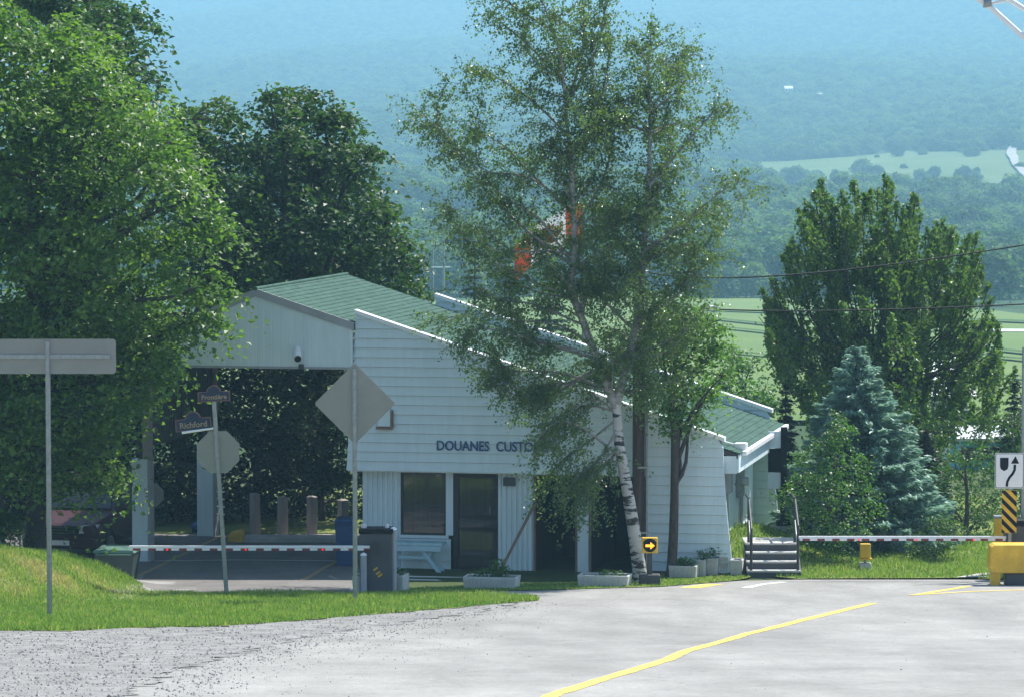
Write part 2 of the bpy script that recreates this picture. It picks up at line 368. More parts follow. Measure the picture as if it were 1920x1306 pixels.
# ------------------------------------------------------------------ the ground, one sheet to the horizon
def axis(a, b, fine, far, grow, mx):
    out = list(np.arange(a, b + 1e-6, fine)); s = fine
    while out[-1] < far: s = min(s * grow, mx if out[-1] < 900 or mx > 30 else 200); out.append(out[-1] + s)
    return out
px_ = axis(0, 20, .5, 3000, 1.12, 25); xs = np.array([-x for x in px_[:0:-1]] + px_)
yb = [-300 , -200, -120, -60, -20, 0, 10, 20, 25]; ys = np.array(yb + axis(30, 100, .5, 6500, 1.04, 25))
ys = np.unique(ys)
gx, gy = np.meshgrid(xs, ys); gzv = G(gx, gy)
nx, ny = len(xs), len(ys)
V = np.stack([gx, gy, gzv], -1).reshape(-1, 3)
i = (np.arange(ny - 1)[:, None] * nx + np.arange(nx - 1)[None, :]).ravel()
F = np.stack([i, i + 1, i + nx + 1, i + nx], 1)
ground = tri_mesh('ground', V, F, None, M['soil'], kind='structure', smooth=True)
ground.data.materials.append(M['forest_floor'])
yc = gy[:-1, :-1].ravel(); ground.data.polygons.foreach_set('material_index', (yc > 130).astype(np.int32))

def P2(*pts): return [tuple(gp(*p)[:2]) for p in pts]
road_poly = [(-60, -120), (60, -120), (60, 80.8)] + P2((1990, 1089), (1900, 1089), (1800, 1088), (1600, 1088), (1500, 1088), (1390, 1090), (1240, 1102), (1000, 1109), (760, 1113), (700, 1111)) + [(-4, 80.3), (-20, 80.3), (-60, 70)]
drape('road', road_poly, .03, M['asphalt'], 1.0, bstep=2)
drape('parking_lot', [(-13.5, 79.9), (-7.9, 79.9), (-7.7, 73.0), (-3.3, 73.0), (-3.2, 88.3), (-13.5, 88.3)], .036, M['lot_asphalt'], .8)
verge_poly = P2((-90, 1192), (0, 1186), (120, 1187), (250, 1181), (400, 1178), (550, 1168), (700, 1155), (850, 1143), (950, 1134), (1012, 1128), (1005, 1122), (900, 1119), (740, 1117), (560, 1116), (425, 1116), (300, 1116), (268, 1116)) + [(-7.5, 75.2), (-8.3, 77.0), (-9.4, 78.4), (-11, 79.3), (-11.6, 81.5), (-22, 84), (-22, 64)]
drape('verge', verge_poly, .05, M['turf'], .35, jit=.14, bstep=.3)
shoulder = P2((-120, 1330), (-120, 1178), (0, 1180), (250, 1175), (400, 1172), (550, 1163), (700, 1151), (850, 1140), (990, 1129), (940, 1142), (820, 1160), (700, 1178), (560, 1200), (430, 1232), (330, 1262), (250, 1300), (200, 1330))
drape('gravel_shoulder', shoulder, .038, M['gravel'], .3, jit=.2, bstep=.22, relief=.006)
strip_poly = P2((700, 1112), (760, 1113), (1000, 1109), (1240, 1102), (1390, 1089), (1410, 1082), (1380, 1076), (1240, 1080), (1185, 1090), (1000, 1097), (860, 1102), (760, 1106))
drape('lawn_strip', strip_poly, .045, M['turf'], .3, jit=.04, bstep=.25)
lawn_poly = P2((1496, 1088), (1600, 1087), (1700, 1087), (1790, 1086), (1860, 1088), (1990, 1088)) + [(20, 98), (3.9, 98), (4.0, 81.5)]
drape('lawn', lawn_poly, .05, M['turf'], .5, jit=.05, bstep=.35)
drape('back_lawn', [(-16, 88.3), (-2, 88.3), (-2, 100), (-16, 100)], .05, M['turf'], .8, jit=.05)
drape('footpath', P2((1792, 1087), (1830, 1081), (1866, 1077), (1990, 1074), (1990, 1080), (1880, 1083), (1845, 1087)), .075, M['walk'], .4)

def strip(name, pts, width, dz, m, wobble=0, dashes=None):
    P = [Vector(p) for p in resample([gp(*q)[:2] for q in pts], .35, False)]
    mb = MB(); L = []; R = []
    for i, p in enumerate(P):
        t = (P[min(i + 1, len(P) - 1)] - P[max(i - 1, 0)]).normalized(); n = Vector((-t.y, t.x))
        wv = width / 2 * (1 + random.uniform(-wobble, wobble))
        for side, arr in ((1, L), (-1, R)):
            q = p + n * wv * side; arr.append((q.x, q.y, gz(q.x, q.y) + dz))
    n = len(P); mb.add(L + R, [(k, k + 1, n + k + 1, n + k) for k in range(n - 1)])
    o = mb.build(name, m); o['kind'] = 'structure'; return o
strip('road_centre_line', [(960, 1345), (1040, 1306), (1130, 1277), (1200, 1256), (1252, 1240), (1285, 1224), (1400, 1191), (1500, 1166), (1590, 1144), (1637, 1133)], .19, .036, M['yellow_paint'], .14)
strip('road_marking', [(1712, 1118), (1760, 1110), (1815, 1101)], .16, .036, M['yellow_paint'], .1)
strip('road_marking', [(1720, 1117), (1820, 1111), (1920, 1108), (1980, 1107)], .14, .037, M['yellow_paint'], .2)
strip('road_marking', [(1706, 1118), (1732, 1116)], .14, .0385, M['yellow_paint'], .1)
strip('road_marking', [(1292, 1104), (1340, 1097)], .42, .036, M['yellow_paint'], .1)
strip('road_marking', [(1398, 1104), (1432, 1097), (1470, 1093)], .2, .036, M['white_paint_worn'], .2)
M['faded_yellow'] = mat('faded_yellow', (.30, .215, .10), .85, scale=3, col2=(.40, .28, .11))
strip('parking_line', [(258, 1082), (340, 1043), (420, 1004)], .10, .042, M['faded_yellow'])
strip('parking_line', [(566, 1090), (600, 1071), (635, 1053)], .10, .042, M['faded_yellow'])
strip('parking_line', [(290, 1054), (450, 1052), (628, 1054)], .09, .044, M['white_paint_worn'])

# loose stones on the shoulder and grit on the road
def stones(name, poly, n, smin, smax, m, fade=None, dz=.035):
    xs_ = [p[0] for p in poly]; ys_ = [p[1] for p in poly]
    x = rng.uniform(min(xs_), max(xs_), n * 4); y = rng.uniform(min(ys_), max(ys_), n * 4); k = inside(poly, x, y)
    x, y = x[k][:n], y[k][:n]; n = len(x)
    s = smin + (smax - smin) * rng.random(n) ** 3
    base = np.array([(1, 0, 0), (0, 1, 0), (-1, 0, 0), (0, -1, 0), (0, 0, 1), (0, 0, -.6)], float)
    fc = np.array([(0, 1, 4), (1, 2, 4), (2, 3, 4), (3, 0, 4), (1, 0, 5), (2, 1, 5), (3, 2, 5), (0, 3, 5)])
    V = base[None] * s[:, None, None] * rng.uniform(.5, 1.2, (n, 6, 3)) * np.array([1, 1, .75])
    a = rng.uniform(0, 6.28, n); ca, sa = np.cos(a)[:, None], np.sin(a)[:, None]
    V = np.stack([V[..., 0] * ca - V[..., 1] * sa, V[..., 0] * sa + V[..., 1] * ca, V[..., 2]], -1)
    V += np.stack([x, y, G(x, y) + dz + s * .25], -1)[:, None]
    F = (fc[None] + (np.arange(n) * 6)[:, None, None]).reshape(-1, 3)
    return tri_mesh(name, V.reshape(-1, 3), F, np.repeat(rng.random(n), 8), m, kind='stuff')
stones('gravel', shoulder, 9000, .006, .032, M['stone'])
for off, cnt, smax in ((26, 2600, .026), (60, 1500, .02), (120, 700, .016)):   # the loose grit thins out over the asphalt
    stones('gravel', P2((260, 1325), (330, 1262), (430, 1232), (560, 1200), (700, 1178), (820, 1160), (960, 1138), (1010 + off, 1128), (960 + off, 1140 + off * .1), (820 + off, 1162 + off * .3), (560 + off * 1.4, 1202 + off * .5), (430 + off * 1.6, 1240 + off * .5), (300 + off * 1.7, 1325)), cnt, .004, smax, M['stone'], dz=.03)
stones('gravel', P2((300, 1320), (430, 1240), (700, 1182), (1000, 1130), (1300, 1110), (1890, 1110), (1990, 1180), (1990, 1320)), 260, .004, .016, M['stone'], dz=.03)

# grass blades
def grass(polys, dens, hmin, hmax, dry=None, dzf=None):
    Ps = []
    for poly in polys:
        xs_ = [p[0] for p in poly]; ys_ = [p[1] for p in poly]; A = (max(xs_) - min(xs_)) * (max(ys_) - min(ys_))
        n = int(A * dens); x = rng.uniform(min(xs_), max(xs_), n); y = rng.uniform(min(ys_), max(ys_), n); k = inside(poly, x, y)
        Ps.append(np.stack([x[k], y[k]], 1))
    p = np.concatenate(Ps); n = len(p)
    clump = .5 + .5 * np.sin(p[:, 0] * 2.1 + 1.3 * np.sin(p[:, 1] * 1.7)) * np.sin(p[:, 1] * 2.6 + np.sin(p[:, 0] * 3.1))
    h = (hmin + (hmax - hmin) * rng.random(n)) * (.6 + .7 * clump)
    z = G(p[:, 0], p[:, 1]) + .04; a = rng.uniform(0, 6.28, n); lean = rng.normal(0, .35, (n, 2)) * h[:, None]
    wd = .010 + .008 * rng.random(n)
    V = np.empty((n, 3, 3)); V[:, 0] = np.stack([p[:, 0] - wd * np.cos(a), p[:, 1] - wd * np.sin(a), z], 1)
    V[:, 1] = np.stack([p[:, 0] + wd * np.cos(a), p[:, 1] + wd * np.sin(a), z], 1); V[:, 2] = np.stack([p[:, 0] + lean[:, 0], p[:, 1] + lean[:, 1], z + h], 1)
    px_v = np.exp(-((p[:, 0] + 9.3) / 1.9) ** 2 - ((p[:, 1] - 71.5) / 2.0) ** 2) * (.6 + .4 * np.sin(p[:, 0] * 5 + p[:, 1] * 2.5))
    t = np.clip(.12 + .35 * clump + .95 * px_v + rng.normal(0, .24, n), 0, 1)
    return tri_mesh('grass', V.reshape(-1, 3), np.arange(n * 3).reshape(-1, 3), t, M['grass'], kind='stuff')
vp = [p for p in verge_poly if p[0] > -14]; vp = [(max(x, -13), y) for x, y in verge_poly]
grass([vp], 900, .04, .12)
grass([strip_poly], 500, .02, .05)
grass([[(x, min(y, 88)) for x, y in [(min(a, 14), b) for a, b in lawn_poly]]], 420, .05, .13)

# ------------------------------------------------------------------ farmland across the valley
fields = []; field_px = []
def field(name, poly, dz, m, step, jit): fields.append(poly); return drape(name, poly, dz, m, step, jit=jit, bstep=step)
def fieldp(name, pts, dz, m, step, jit): field_px.append(pts); return field(name, P2(*pts), dz, m, step, jit)
low_field = [(-60, 175), (150, 175), (150, 520)] + P2((1990, 600), (1900, 590), (1750, 575), (1450, 560), (1380, 552), (1290, 545), (1000, 560), (760, 570)) + [(-60, 480)]
field('field', low_field, .25, M['field_green'], 12, .5)
for a, b, wd in (((1290, 598), (1990, 676), 1.6), ((1290, 613), (1990, 690), 1.4), ((1290, 660), (1990, 724), 1.3), ((1290, 585), (1990, 612), 4)):
    strip('field_track', [a, ((a[0] + b[0]) / 2, (a[1] + b[1]) / 2), b], wd, .5, M['field_dark'])
fieldp('field', ((1250, 322), (1340, 312), (1480, 306), (1600, 297), (1700, 287), (1760, 289), (1840, 287), (1930, 285), (2010, 300), (2010, 345), (1880, 350), (1800, 338), (1700, 346), (1640, 328), (1560, 341), (1450, 348), (1370, 342), (1250, 338)), 1.0, M['field_pale'], 22, 3)
fieldp('field', ((680, 405), (800, 402), (880, 405), (960, 413), (1010, 430), (980, 452), (860, 442), (760, 438), (680, 436)), .8, M['field_pale'], 18, 2)
fieldp('field', ((1260, 124), (1330, 108), (1400, 98), (1465, 95), (1450, 104), (1380, 113), (1300, 123), (1260, 133)), 2.5, M['field_pale'], 25, 4)
fieldp('field', ((1300, 52), (1360, 44), (1430, 38), (1425, 43), (1310, 57)), 2.5, M['field_pale'], 25, 4)
fieldp('field', ((1765, 163), (1830, 161), (1890, 159), (1888, 163), (1765, 167)), 2.5, M['field_pale'], 25, 3)
fieldp('hill_road', ((1897, 262), (1907, 264), (1911, 277), (1905, 292), (1912, 313), (1940, 345), (1965, 365), (1950, 365), (1925, 345), (1898, 316), (1887, 294), (1894, 276)), 2.0, M['dirt_road'], 12, .3)

# ------------------------------------------------------------------ the customs building
YAW = math.atan2(1380, 7000 * CP + 413 * SP)
B0 = Vector((ray(665, 1070).x / ray(665, 1070).y * 81.4, 81.4, 0))
UX, VX = Vector((math.cos(YAW), -math.sin(YAW), 0)), Vector((math.sin(YAW), math.cos(YAW), 0))
def uz(px, py, v=0.):
    """(along the front, height) of a pixel on the building plane at depth v"""
    d = ray(px, py); o = Vector((0, 0, H)); t = ((B0 + VX * v) - o).dot(VX) / d.dot(VX); p = o + d * t - B0
    return p.dot(UX), p.z
def bw(u, v, z): return B0 + UX * u + VX * v + Vector((0, 0, z))
bld = thing('customs_house', 'white clapboard customs house with green shingle roof and drive-through canopy', 'customs house', B0, -YAW)

uLT, zLT = uz(668, 586); uLB, zLB = uz(650, 880); uRT, zRT = uz(1356, 824); uRB, zRB = uz(1372, 1045)
uS = uz(1213, 900)[0]                      # where the boards go down to the ground
cap_m = (zRT - zLT) / (uRT - uLT)
capz = lambda u: zLT + cap_m * (u - uLT)
capu = lambda z: uLT + (z - zLT) / cap_m
zOV = zLB; zG = -.05
uL = lambda z: uLT + (uLB - uLT) * (zLT - z) / (zLT - zLB)
uR = lambda z: uRT + (uRB - uRT) * max(0, (zRT - z) / (zRT - zRB)) ** 1.6
VB = 8.2                                     # depth of the building
CO = .206
def gable_wall(v0, th, uleft, low_left):
    """one end wall: backing core + lapped boards"""
    zz = np.linspace(zG, zRT, 8)
    wl = MB()
    core = [(uL(zOV) + .05, zOV), (uLT + .05, zLT - .02)] + [(uRT - .05, capz(uRT) - .02)] + [(uR(z) - .05, z) for z in zz[::-1]] + [(low_left, zG), (low_left, zOV)]
    wl.prism([(u, v0 + .03, z) for u, z in core], [(u, v0 + th, z) for u, z in core])
    wall = wl.build('wall', M['joint'], bld)
    k = 0; z = zOV + CO * 16; z0 = zOV - CO * math.floor((zOV - zG) / CO)
    z = z0
    while z < zLT - .03:
        z1 = min(z + CO, zLT - .012)
        left = uL if z >= zOV - .01 else (lambda q: low_left)
        def rgt(q): return min(uR(q), capu(q) - .02) if q > zRT - .05 else uR(q)
        l0, l1, r0, r1 = left(z), left(z1), rgt(z), rgt(z1)
        if r1 > l1 - .02 or True:
            r1 = max(r1, l1 + .02)
            m = MB(); pb, pt, bk = v0 - .038, v0 - .004, v0 + .028
            j = random.uniform(-.002, .002)
            vs = [(l0, pb + j, z), (r0, pb + j, z), (r1, pt, z1 - .007), (l1, pt, z1 - .007), (l0, bk, z), (r0, bk, z), (r1, bk, z1 - .007), (l1, bk, z1 - .007)]
            m.add(vs, [(0, 1, 2, 3), (7, 6, 5, 4), (0, 4, 5, 1), (1, 5, 6, 2), (3, 2, 6, 7), (0, 3, 7, 4)])
            m.build('siding_board', M['siding'], wall)
        z += CO
    cp = MB(); a, b = (uLT - .03, zLT + .02), (uRT + .03, capz(uRT) + .01)
    cp.prism([(a[0], v0 - .06, a[1] - .04), (a[0], v0 - .06, a[1] + .045), (b[0], v0 - .06, b[1] + .045), (b[0], v0 - .06, b[1] - .04)],
             [(a[0], v0 + th + .06, a[1] - .04), (a[0], v0 + th + .06, a[1] + .045), (b[0], v0 + th + .06, b[1] + .045), (b[0], v0 + th + .06, b[1] - .04)])
    cp.build('parapet_cap', M['cap'], bld)
    return wall
gable_wall(0, .16, uLB, uS)
gable_wall(VB, .16, uLB, uLB + .3)

# roof: one slope from the canopy ridge down over the offices, a short slope to the other side
CV = -.12                                     # canopy front
uRi, zRi = uz(480, 543, CV); uRe, zRe = uz(664, 606, CV); rm = (zRe - zRi) / (uRe - uRi)
uLe = uz(252, 600, CV)[0]; zLe = uz(252, 640, CV)[1]; lm = (zRi - zLe) / (uRi - uLe)
uEv = uz(1384, 849, .2)[0]
rz_ = lambda u: zRi + rm * (u - uRi)
roof = MB()
vA, vBk = CV - .05, VB + .12
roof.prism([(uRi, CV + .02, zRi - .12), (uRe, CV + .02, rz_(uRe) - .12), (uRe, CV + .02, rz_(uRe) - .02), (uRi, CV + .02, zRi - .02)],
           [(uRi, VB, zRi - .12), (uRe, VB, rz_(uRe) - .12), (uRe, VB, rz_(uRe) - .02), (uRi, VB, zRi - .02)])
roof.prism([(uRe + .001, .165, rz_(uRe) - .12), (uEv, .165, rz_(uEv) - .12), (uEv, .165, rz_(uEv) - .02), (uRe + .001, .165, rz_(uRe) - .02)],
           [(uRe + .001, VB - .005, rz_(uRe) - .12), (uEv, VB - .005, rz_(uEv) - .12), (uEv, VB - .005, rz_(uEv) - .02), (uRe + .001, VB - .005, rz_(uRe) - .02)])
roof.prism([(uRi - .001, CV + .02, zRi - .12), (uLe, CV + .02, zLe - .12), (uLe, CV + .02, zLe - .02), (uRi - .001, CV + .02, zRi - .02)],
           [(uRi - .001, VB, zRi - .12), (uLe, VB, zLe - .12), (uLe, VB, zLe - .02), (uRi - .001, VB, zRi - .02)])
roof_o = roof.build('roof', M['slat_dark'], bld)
sl = math.hypot(1, rm)
u = uEv + .04; cw = .17 / sl
while u > uRi + .02:                          # shingle courses, eave to ridge, each lapping the one below
    u1 = max(u - cw - .02, uRi); front = CV - .04 if u < uRe + .02 else .17
    back = VB + .1 if u < uRe + .02 else VB - .01
    if u1 < uRe + .02 <= u: front, back = .17, VB - .01
    m = MB(); n = 12; va = np.linspace(front, back, n + 1); js = np.cumsum(rng.normal(0, .004, n + 1)); js -= js.mean()
    A = [(u + js[k], va[k], rz_(u) + .022) for k in range(n + 1)]; Bq = [(u1, va[k], rz_(u1) + .004) for k in range(n + 1)]; D = [(u + js[k], va[k], rz_(u) - .015) for k in range(n + 1)]
    N = n + 1; m.add(A + Bq + D, [(k, k + 1, N + k + 1, N + k) for k in range(n)] + [(2 * N + k, 2 * N + k + 1, k + 1, k) for k in range(n)] + [(0, N, 2 * N), (n, 2 * N + n, N + n)])
    m.build('shingle_course', M['shingle'], roof_o); u -= cw
u = uLe - .03; slm = cw
while u < uRi - .02:
    u1 = min(u + cw + .03, uRi); zl = lambda q: zLe + lm * (q - uLe)
    m = MB(); m.prism([(u, CV - .04, zl(u) + .022), (u1, CV - .04, zl(u1) + .004), (u1, CV - .04, zl(u1) - .015), (u, CV - .04, zl(u) - .015)],
                      [(u, VB + .1, zl(u) + .022), (u1, VB + .1, zl(u1) + .004), (u1, VB + .1, zl(u1) - .015), (u, VB + .1, zl(u) - .015)])
    m.build('shingle_course', M['shingle'], roof_o); u += cw
MB().tube([(uRi, CV - .05, zRi + .02), (uRi, VB + .11, zRi + .02)], .045, 6).build('ridge_cap', M['shingle'], roof_o)

# canopy gable front with fascia boards
zB = uz(500, 686, CV)[1]
rib = MB(); prof_ = []
uu = uLe + .02
zt = lambda q: (zRi + rm * (q - uRi) if q > uRi else zLe + lm * (q - uLe)) - .13
pts = []; q = uLe + .02; kk = 0
while q < uRe - .04:
    pts.append((q, CV + (.0 if kk % 4 in (0, 1, 2) else .005))); q += (.12, .01, .012, .0)[0] if kk % 4 == 0 else .018; kk += 1
n = len(pts); Lo = [(a, b, zB) for a, b in pts]; Hi = [(a, b, zt(a)) for a, b in pts]
rib.add(Lo + Hi, [(k, k + 1, n + k + 1, n + k) for k in range(n - 1)])
rib.ext((uLe + .02, CV + .03, zB), (uRe - .04, CV + .05, zB + .12))
rib.build('gable_panel', M['siding'], bld)
for (ua, za, ub, zb) in ((uLe - .05, zLe - .03, uRi, zRi), (uRi, zRi, uRe, rz_(uRe))):
    MB().prism([(ua, CV - .05, za + .02), (ub, CV - .05, zb + .02), (ub, CV - .05, zb - .15), (ua, CV - .05, za - .15)],
               [(ua, CV - .015, za + .02), (ub, CV - .015, zb + .02), (ub, CV - .015, zb - .15), (ua, CV - .015, za - .15)]).build('fascia_board', M['fascia'], bld)
MB().ext((uRe - .09, CV - .03, zB), (uRe - .035, CV + .06, rz_(uRe) - .14)).build('corner_trim', M['trim'], bld)
MB().ext((uLe, CV - .02, zB - .05), (uRe - .03, CV + .08, zB)).build('gable_sill', M['fascia'], bld)
# canopy ceiling, rear gable and beams
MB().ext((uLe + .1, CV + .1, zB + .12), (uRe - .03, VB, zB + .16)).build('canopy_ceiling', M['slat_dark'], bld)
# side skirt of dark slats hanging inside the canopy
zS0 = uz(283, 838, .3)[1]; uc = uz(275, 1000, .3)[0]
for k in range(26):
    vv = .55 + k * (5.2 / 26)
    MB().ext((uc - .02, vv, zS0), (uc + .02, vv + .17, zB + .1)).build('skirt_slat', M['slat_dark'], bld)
# columns
for (pxa, pxb, v, cl) in ((248, 281, .3, 860), (370, 404, 5.6, 830)):
    ua, ub = uz(pxa, 1000, v)[0], uz(pxb, 1000, v)[0]; zc = uz(265, cl, v)[1]; wd = ub - ua
    c = MB().ext((ua + wd * .55, v + .06, 0), (ub - .01, v + .3, zB + .12)).build('column', M['post_wood'], bld)
    MB().ext((ua, v - .02, 0), (ub - .05, v + .34, zc)).build('column_cladding', M['siding'], c, bevel=.012)
    MB().ext((ub - .048, v - .01, 0), (ub, v + .34, zc - .02)).build('corner_board', M['fascia'], c)
    MB().prism([(ua + .02, v + .1, zc + .45), (ua + wd * .5, v + .1, zc + .45), (ua + wd * .5, v + .1, zc - .0), (ua + wd * .4, v + .1, zc)],
               [(ua + .02, v + .2, zc + .45), (ua + wd * .5, v + .2, zc + .45), (ua + wd * .5, v + .2, zc - .0), (ua + wd * .4, v + .2, zc)]).build('brace', M['slat_dark'], c)

# recessed ground floor front
VR = .40
def lu(px, v=VR): return uz(px, 980, v)[0]
def lz(py, v=VR): return uz(850, py, v)[1]
z0 = lz(1072); uA, uWl, uWr, uDl, uDr, uP, uO1, uO2, uO3 = lu(683), lu(752), lu(836), lu(850), lu(933), lu(1000), lu(1079), lu(1104), lu(1216)
MB().ext((uLB + .03, .03, zOV - .03), (uS - .002, VR + .1, zOV + .03)).build('soffit', M['trim'], bld)
def ribs(ua, ub, za, zb, name='rib_panel', pitch=.115):
    m = MB(); pts = []; q = ua
    while q < ub - .01:
        pts += [(q, VR), (min(q + pitch * .5, ub), VR), (min(q + pitch * .62, ub), VR + .035), (min(q + pitch * .88, ub), VR + .035)]; q += pitch
    pts.append((ub, VR)); n = len(pts)
    m.add([(a, b, za) for a, b in pts] + [(a, b, zb) for a, b in pts], [(k, k + 1, n + k + 1, n + k) for k in range(n - 1)])
    return m.build(name, M['siding'], bld)
ribs(uA, uWl - .01, z0, zOV - .04); ribs(uDr + .01, uP, z0, zOV - .04)
MB().ext((uA - .03, VR - .02, z0), (uA, VB, zOV - .03)).build('side_wall', M['siding'], bld)
win = MB(); zs, zt2 = lz(1003), zOV - .05
fr = MB()
for lo, hi in (((uWl, VR, zs), (uWl + .045, VR + .06, zt2)), ((uWr - .045, VR, zs), (uWr, VR + .06, zt2)), ((uWl + .046, VR, zs), (uWr - .046, VR + .06, zs + .045)), ((uWl + .046, VR, zt2 - .045), (uWr - .046, VR + .06, zt2))): fr.ext(lo, hi)
wf = fr.build('window', M['bronze'], bld)
MB().ext((uWl + .046, VR + .03, zs + .046), (uWr - .046, VR + .036, zt2 - .046)).build('pane', M['glass'], wf)
MB().ext((uWl - .01, VR - .03, zs - .07), (uWr + .06, VR + .05, zs - .002)).build('window_sill', M['siding'], wf)
kz = np.linspace(z0, zs - .08, 4)
for a, b in zip(kz[:-1], kz[1:]):
    MB().prism([(uWl - .008, VR - .018, a), (uDl - .06, VR - .018, a), (uDl - .06, VR + .004, b - .004), (uWl - .008, VR + .004, b - .004)],
               [(uWl - .008, VR + .05, a), (uDl - .06, VR + .05, a), (uDl - .06, VR + .05, b - .004), (uWl - .008, VR + .05, b - .004)]).build('apron_board', M['siding'], bld)
MB().ext((uWr + .002, VR - .01, zs), (uDl - .004, VR + .06, zt2)).build('mullion_post', M['siding'], bld)
# glazed door
fr = MB()
fr.ext((uDl, VR - .01, z0), (uDl + .12, VR + .07, zt2)); fr.ext((uDr - .10, VR - .01, z0), (uDr, VR + .07, zt2)); fr.ext((uDl + .121, VR - .01, zt2 - .10), (uDr - .101, VR + .07, zt2))
door = fr.build('door', M['bronze'], bld)
dl = MB(); zm = lz(967)
for a, b in ((z0 + .02, z0 + .17), (zm - .05, zm + .05), (lz(990) - .05, lz(990) + .04)): MB().ext((uDl + .122, VR + .02, a), (uDr - .102, VR + .06, b)).build('door_rail', M['bronze'], door)
MB().ext((uDl + .123, VR + .035, z0 + .171), (uDr - .103, VR + .041, zt2 - .101)).build('pane', M['glass'], door)
MB().tube([(uDr - .16, VR + .02, zm + .06), (uDr - .16, VR - .05, zm + .08), (uDr - .16, VR - .05, zm + .22), (uDr - .16, VR + .02, zm + .24)], .012, 6).build('handle', M['galv'], door)
MB().ext((uDr - .28, VR + .028, zm - .04), (uDr - .13, VR + .034, zm + .03)).build('door_sticker', M['yellow'], door)
# two open bays with posts and dark rooms behind
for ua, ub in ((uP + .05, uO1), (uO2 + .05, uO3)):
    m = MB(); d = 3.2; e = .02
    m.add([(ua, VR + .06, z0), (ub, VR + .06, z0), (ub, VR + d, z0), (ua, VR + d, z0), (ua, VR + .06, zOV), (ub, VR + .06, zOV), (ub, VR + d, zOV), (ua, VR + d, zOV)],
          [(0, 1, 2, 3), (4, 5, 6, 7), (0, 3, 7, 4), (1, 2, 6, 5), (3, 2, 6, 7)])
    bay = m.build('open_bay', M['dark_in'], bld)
    f = MB(); f.ext((ua - .048, VR - .015, z0), (ua, VR + .07, zOV - .04)); f.ext((ub, VR - .015, z0), (ub + .045, VR + .07, zOV - .04)); f.ext((ua + .001, VR - .015, zOV - .09), (ub - .001, VR + .07, zOV - .04))
    f.build('bay_frame', M['plank_wood'], bay)
MB().ext((uO1 + .05, VR - .02, z0), (uO2 - .005, VR + .3, zOV - .04)).build('bay_post', M['siding'], bld)
MB().ext((uS - .01, .035, z0), (uS + .05, VR + .2, zOV - .035)).build('wall_return', M['siding'], bld)
MB().ext((uDr + .14, VR - .10, lz(905) - .03), (uDr + .40, VR - .006, lz(892))).build('wall_lamp', M['cabinet'], bld, bevel=.01)
MB().ext((uz(709, 800)[0], -.10, uz(709, 798)[1]), (uz(734, 800)[0], -.032, uz(709, 762)[1])).build('vent_box', M['siding'], bld, bevel=.01)
fb = MB(); a0, b0 = uz(709, 798); a1, b1 = uz(735, 768); 
fb.ext((a0 - .02, -.13, b0 - .06), (a1 + .02, -.031, b0 - .01)); fb.ext((a1 + .005, -.13, b0 - .009), (a1 + .04, -.031, b1)); fb.build('vent_frame', M['plank_wood'], bld)
# raised lettering
uT0, zT0 = uz(820, 843); uT1, zT1 = uz(918, 826)
kx = None
for word, u0 in (('DOUANES', uT0), ('CUSTOMS', uz(931, 843)[0])):
    tx = text_mesh('lettering', word, 1, M['letter'], bld, Matrix.Identity(4), .5, .014)
    co = np.array([v.co for v in tx.data.vertices]); co[:, 0] -= co[:, 0].min(); co[:, 1] -= co[:, 1].min()
    if kx is None: kx = (uT1 - uT0) / np.ptp(co[:, 0]); kz_ = (zT1 - zT0) / np.ptp(co[:, 1])
    for v, c in zip(tx.data.vertices, co): v.co = (u0 + c[0] * kx, -.060 + (.024 if c[2] < 0 else 0), zT0 + c[1] * kz_)
# side wall, eave and what hangs on it
uW = uR(zRT) - .42; zE = rz_(uEv)
MB().ext((uW - .1, .163, zG), (uW, VB - .04, rz_(uW) - .125)).build('side_wall', M['siding'], bld)
for k in range(9):
    vv = .2 + k * .88
    MB().ext((uW + .001, vv, .55), (uW + .018, vv + .86, rz_(uEv) - .25)).build('wall_panel', M['siding'], bld)
for k in range(3):
    MB().ext((uW + .001, .17, zG + .02 + k * .19), (uW + .05 - k * .008, VB - .05, zG + .20 + k * .19)).build('siding_board', M['siding'], bld)
MB().ext((uEv - .03, .17, zE - .42), (uEv + .02, VB - .02, zE - .03)).build('eave_fascia', M['siding'], bld)
MB().ext((uW, .17, zE - .44), (uEv - .031, VB - .02, zE - .40)).build('eave_soffit', M['siding'], bld)
MB().ext((uRT - .1, .16, zE - .42), (uEv - .032, .2, zE - .06)).build('eave_return', M['siding'], bld)
MB().ext((uEv + .022, .6, zE - .09), (uEv + .13, VB - .02, zE + .01)).build('gutter', M['cap'], bld, bevel=.012)
MB().box((uEv - .05, 1.0, zE + .06), (.28, .3, .2)).build('floodlight', M['white'], bld, bevel=.03)
MB().tube([(uEv - .1, 1.0, zE + .1), (uEv - .5, .6, zE + .25), (uEv - .9, .35, zE + .22)], .015, 6).build('conduit', M['cap'], bld)
vd = 3.0
MB().tube([(uW + .08, vd, .5), (uW + .08, vd, zE - .42)], .05, 8).build('downpipe', M['fascia'], bld)
MB().ext((uW + .02, vd - .2, 1.55), (uW + .2, vd + .2, 2.15)).build('meter_box', M['fascia'], bld, bevel=.02)
MB().ext((uW + .02, 5.0, 1.25), (uW + .16, 5.5, 1.9)).build('meter_box', M['galv'], bld, bevel=.02)
MB().cyl((uW + .22, 5.2, 1.6), .11, .12, 14, 'X').build('electric_meter', M['lamp_glass'], bld)
MB().tube([(uW + .07, 5.6, .5), (uW + .07, 5.6, zE - .42)], .04, 8).build('downpipe', M['fascia'], bld)
dr = MB().ext((uW + .02, 3.7, .62), (uW + .06, 4.6, 2.65)).build('side_door', M['siding'], bld)
MB().cyl((uW + .1, 4.5, 1.6), .03, .07, 8, 'X').build('handle', M['galv'], dr)

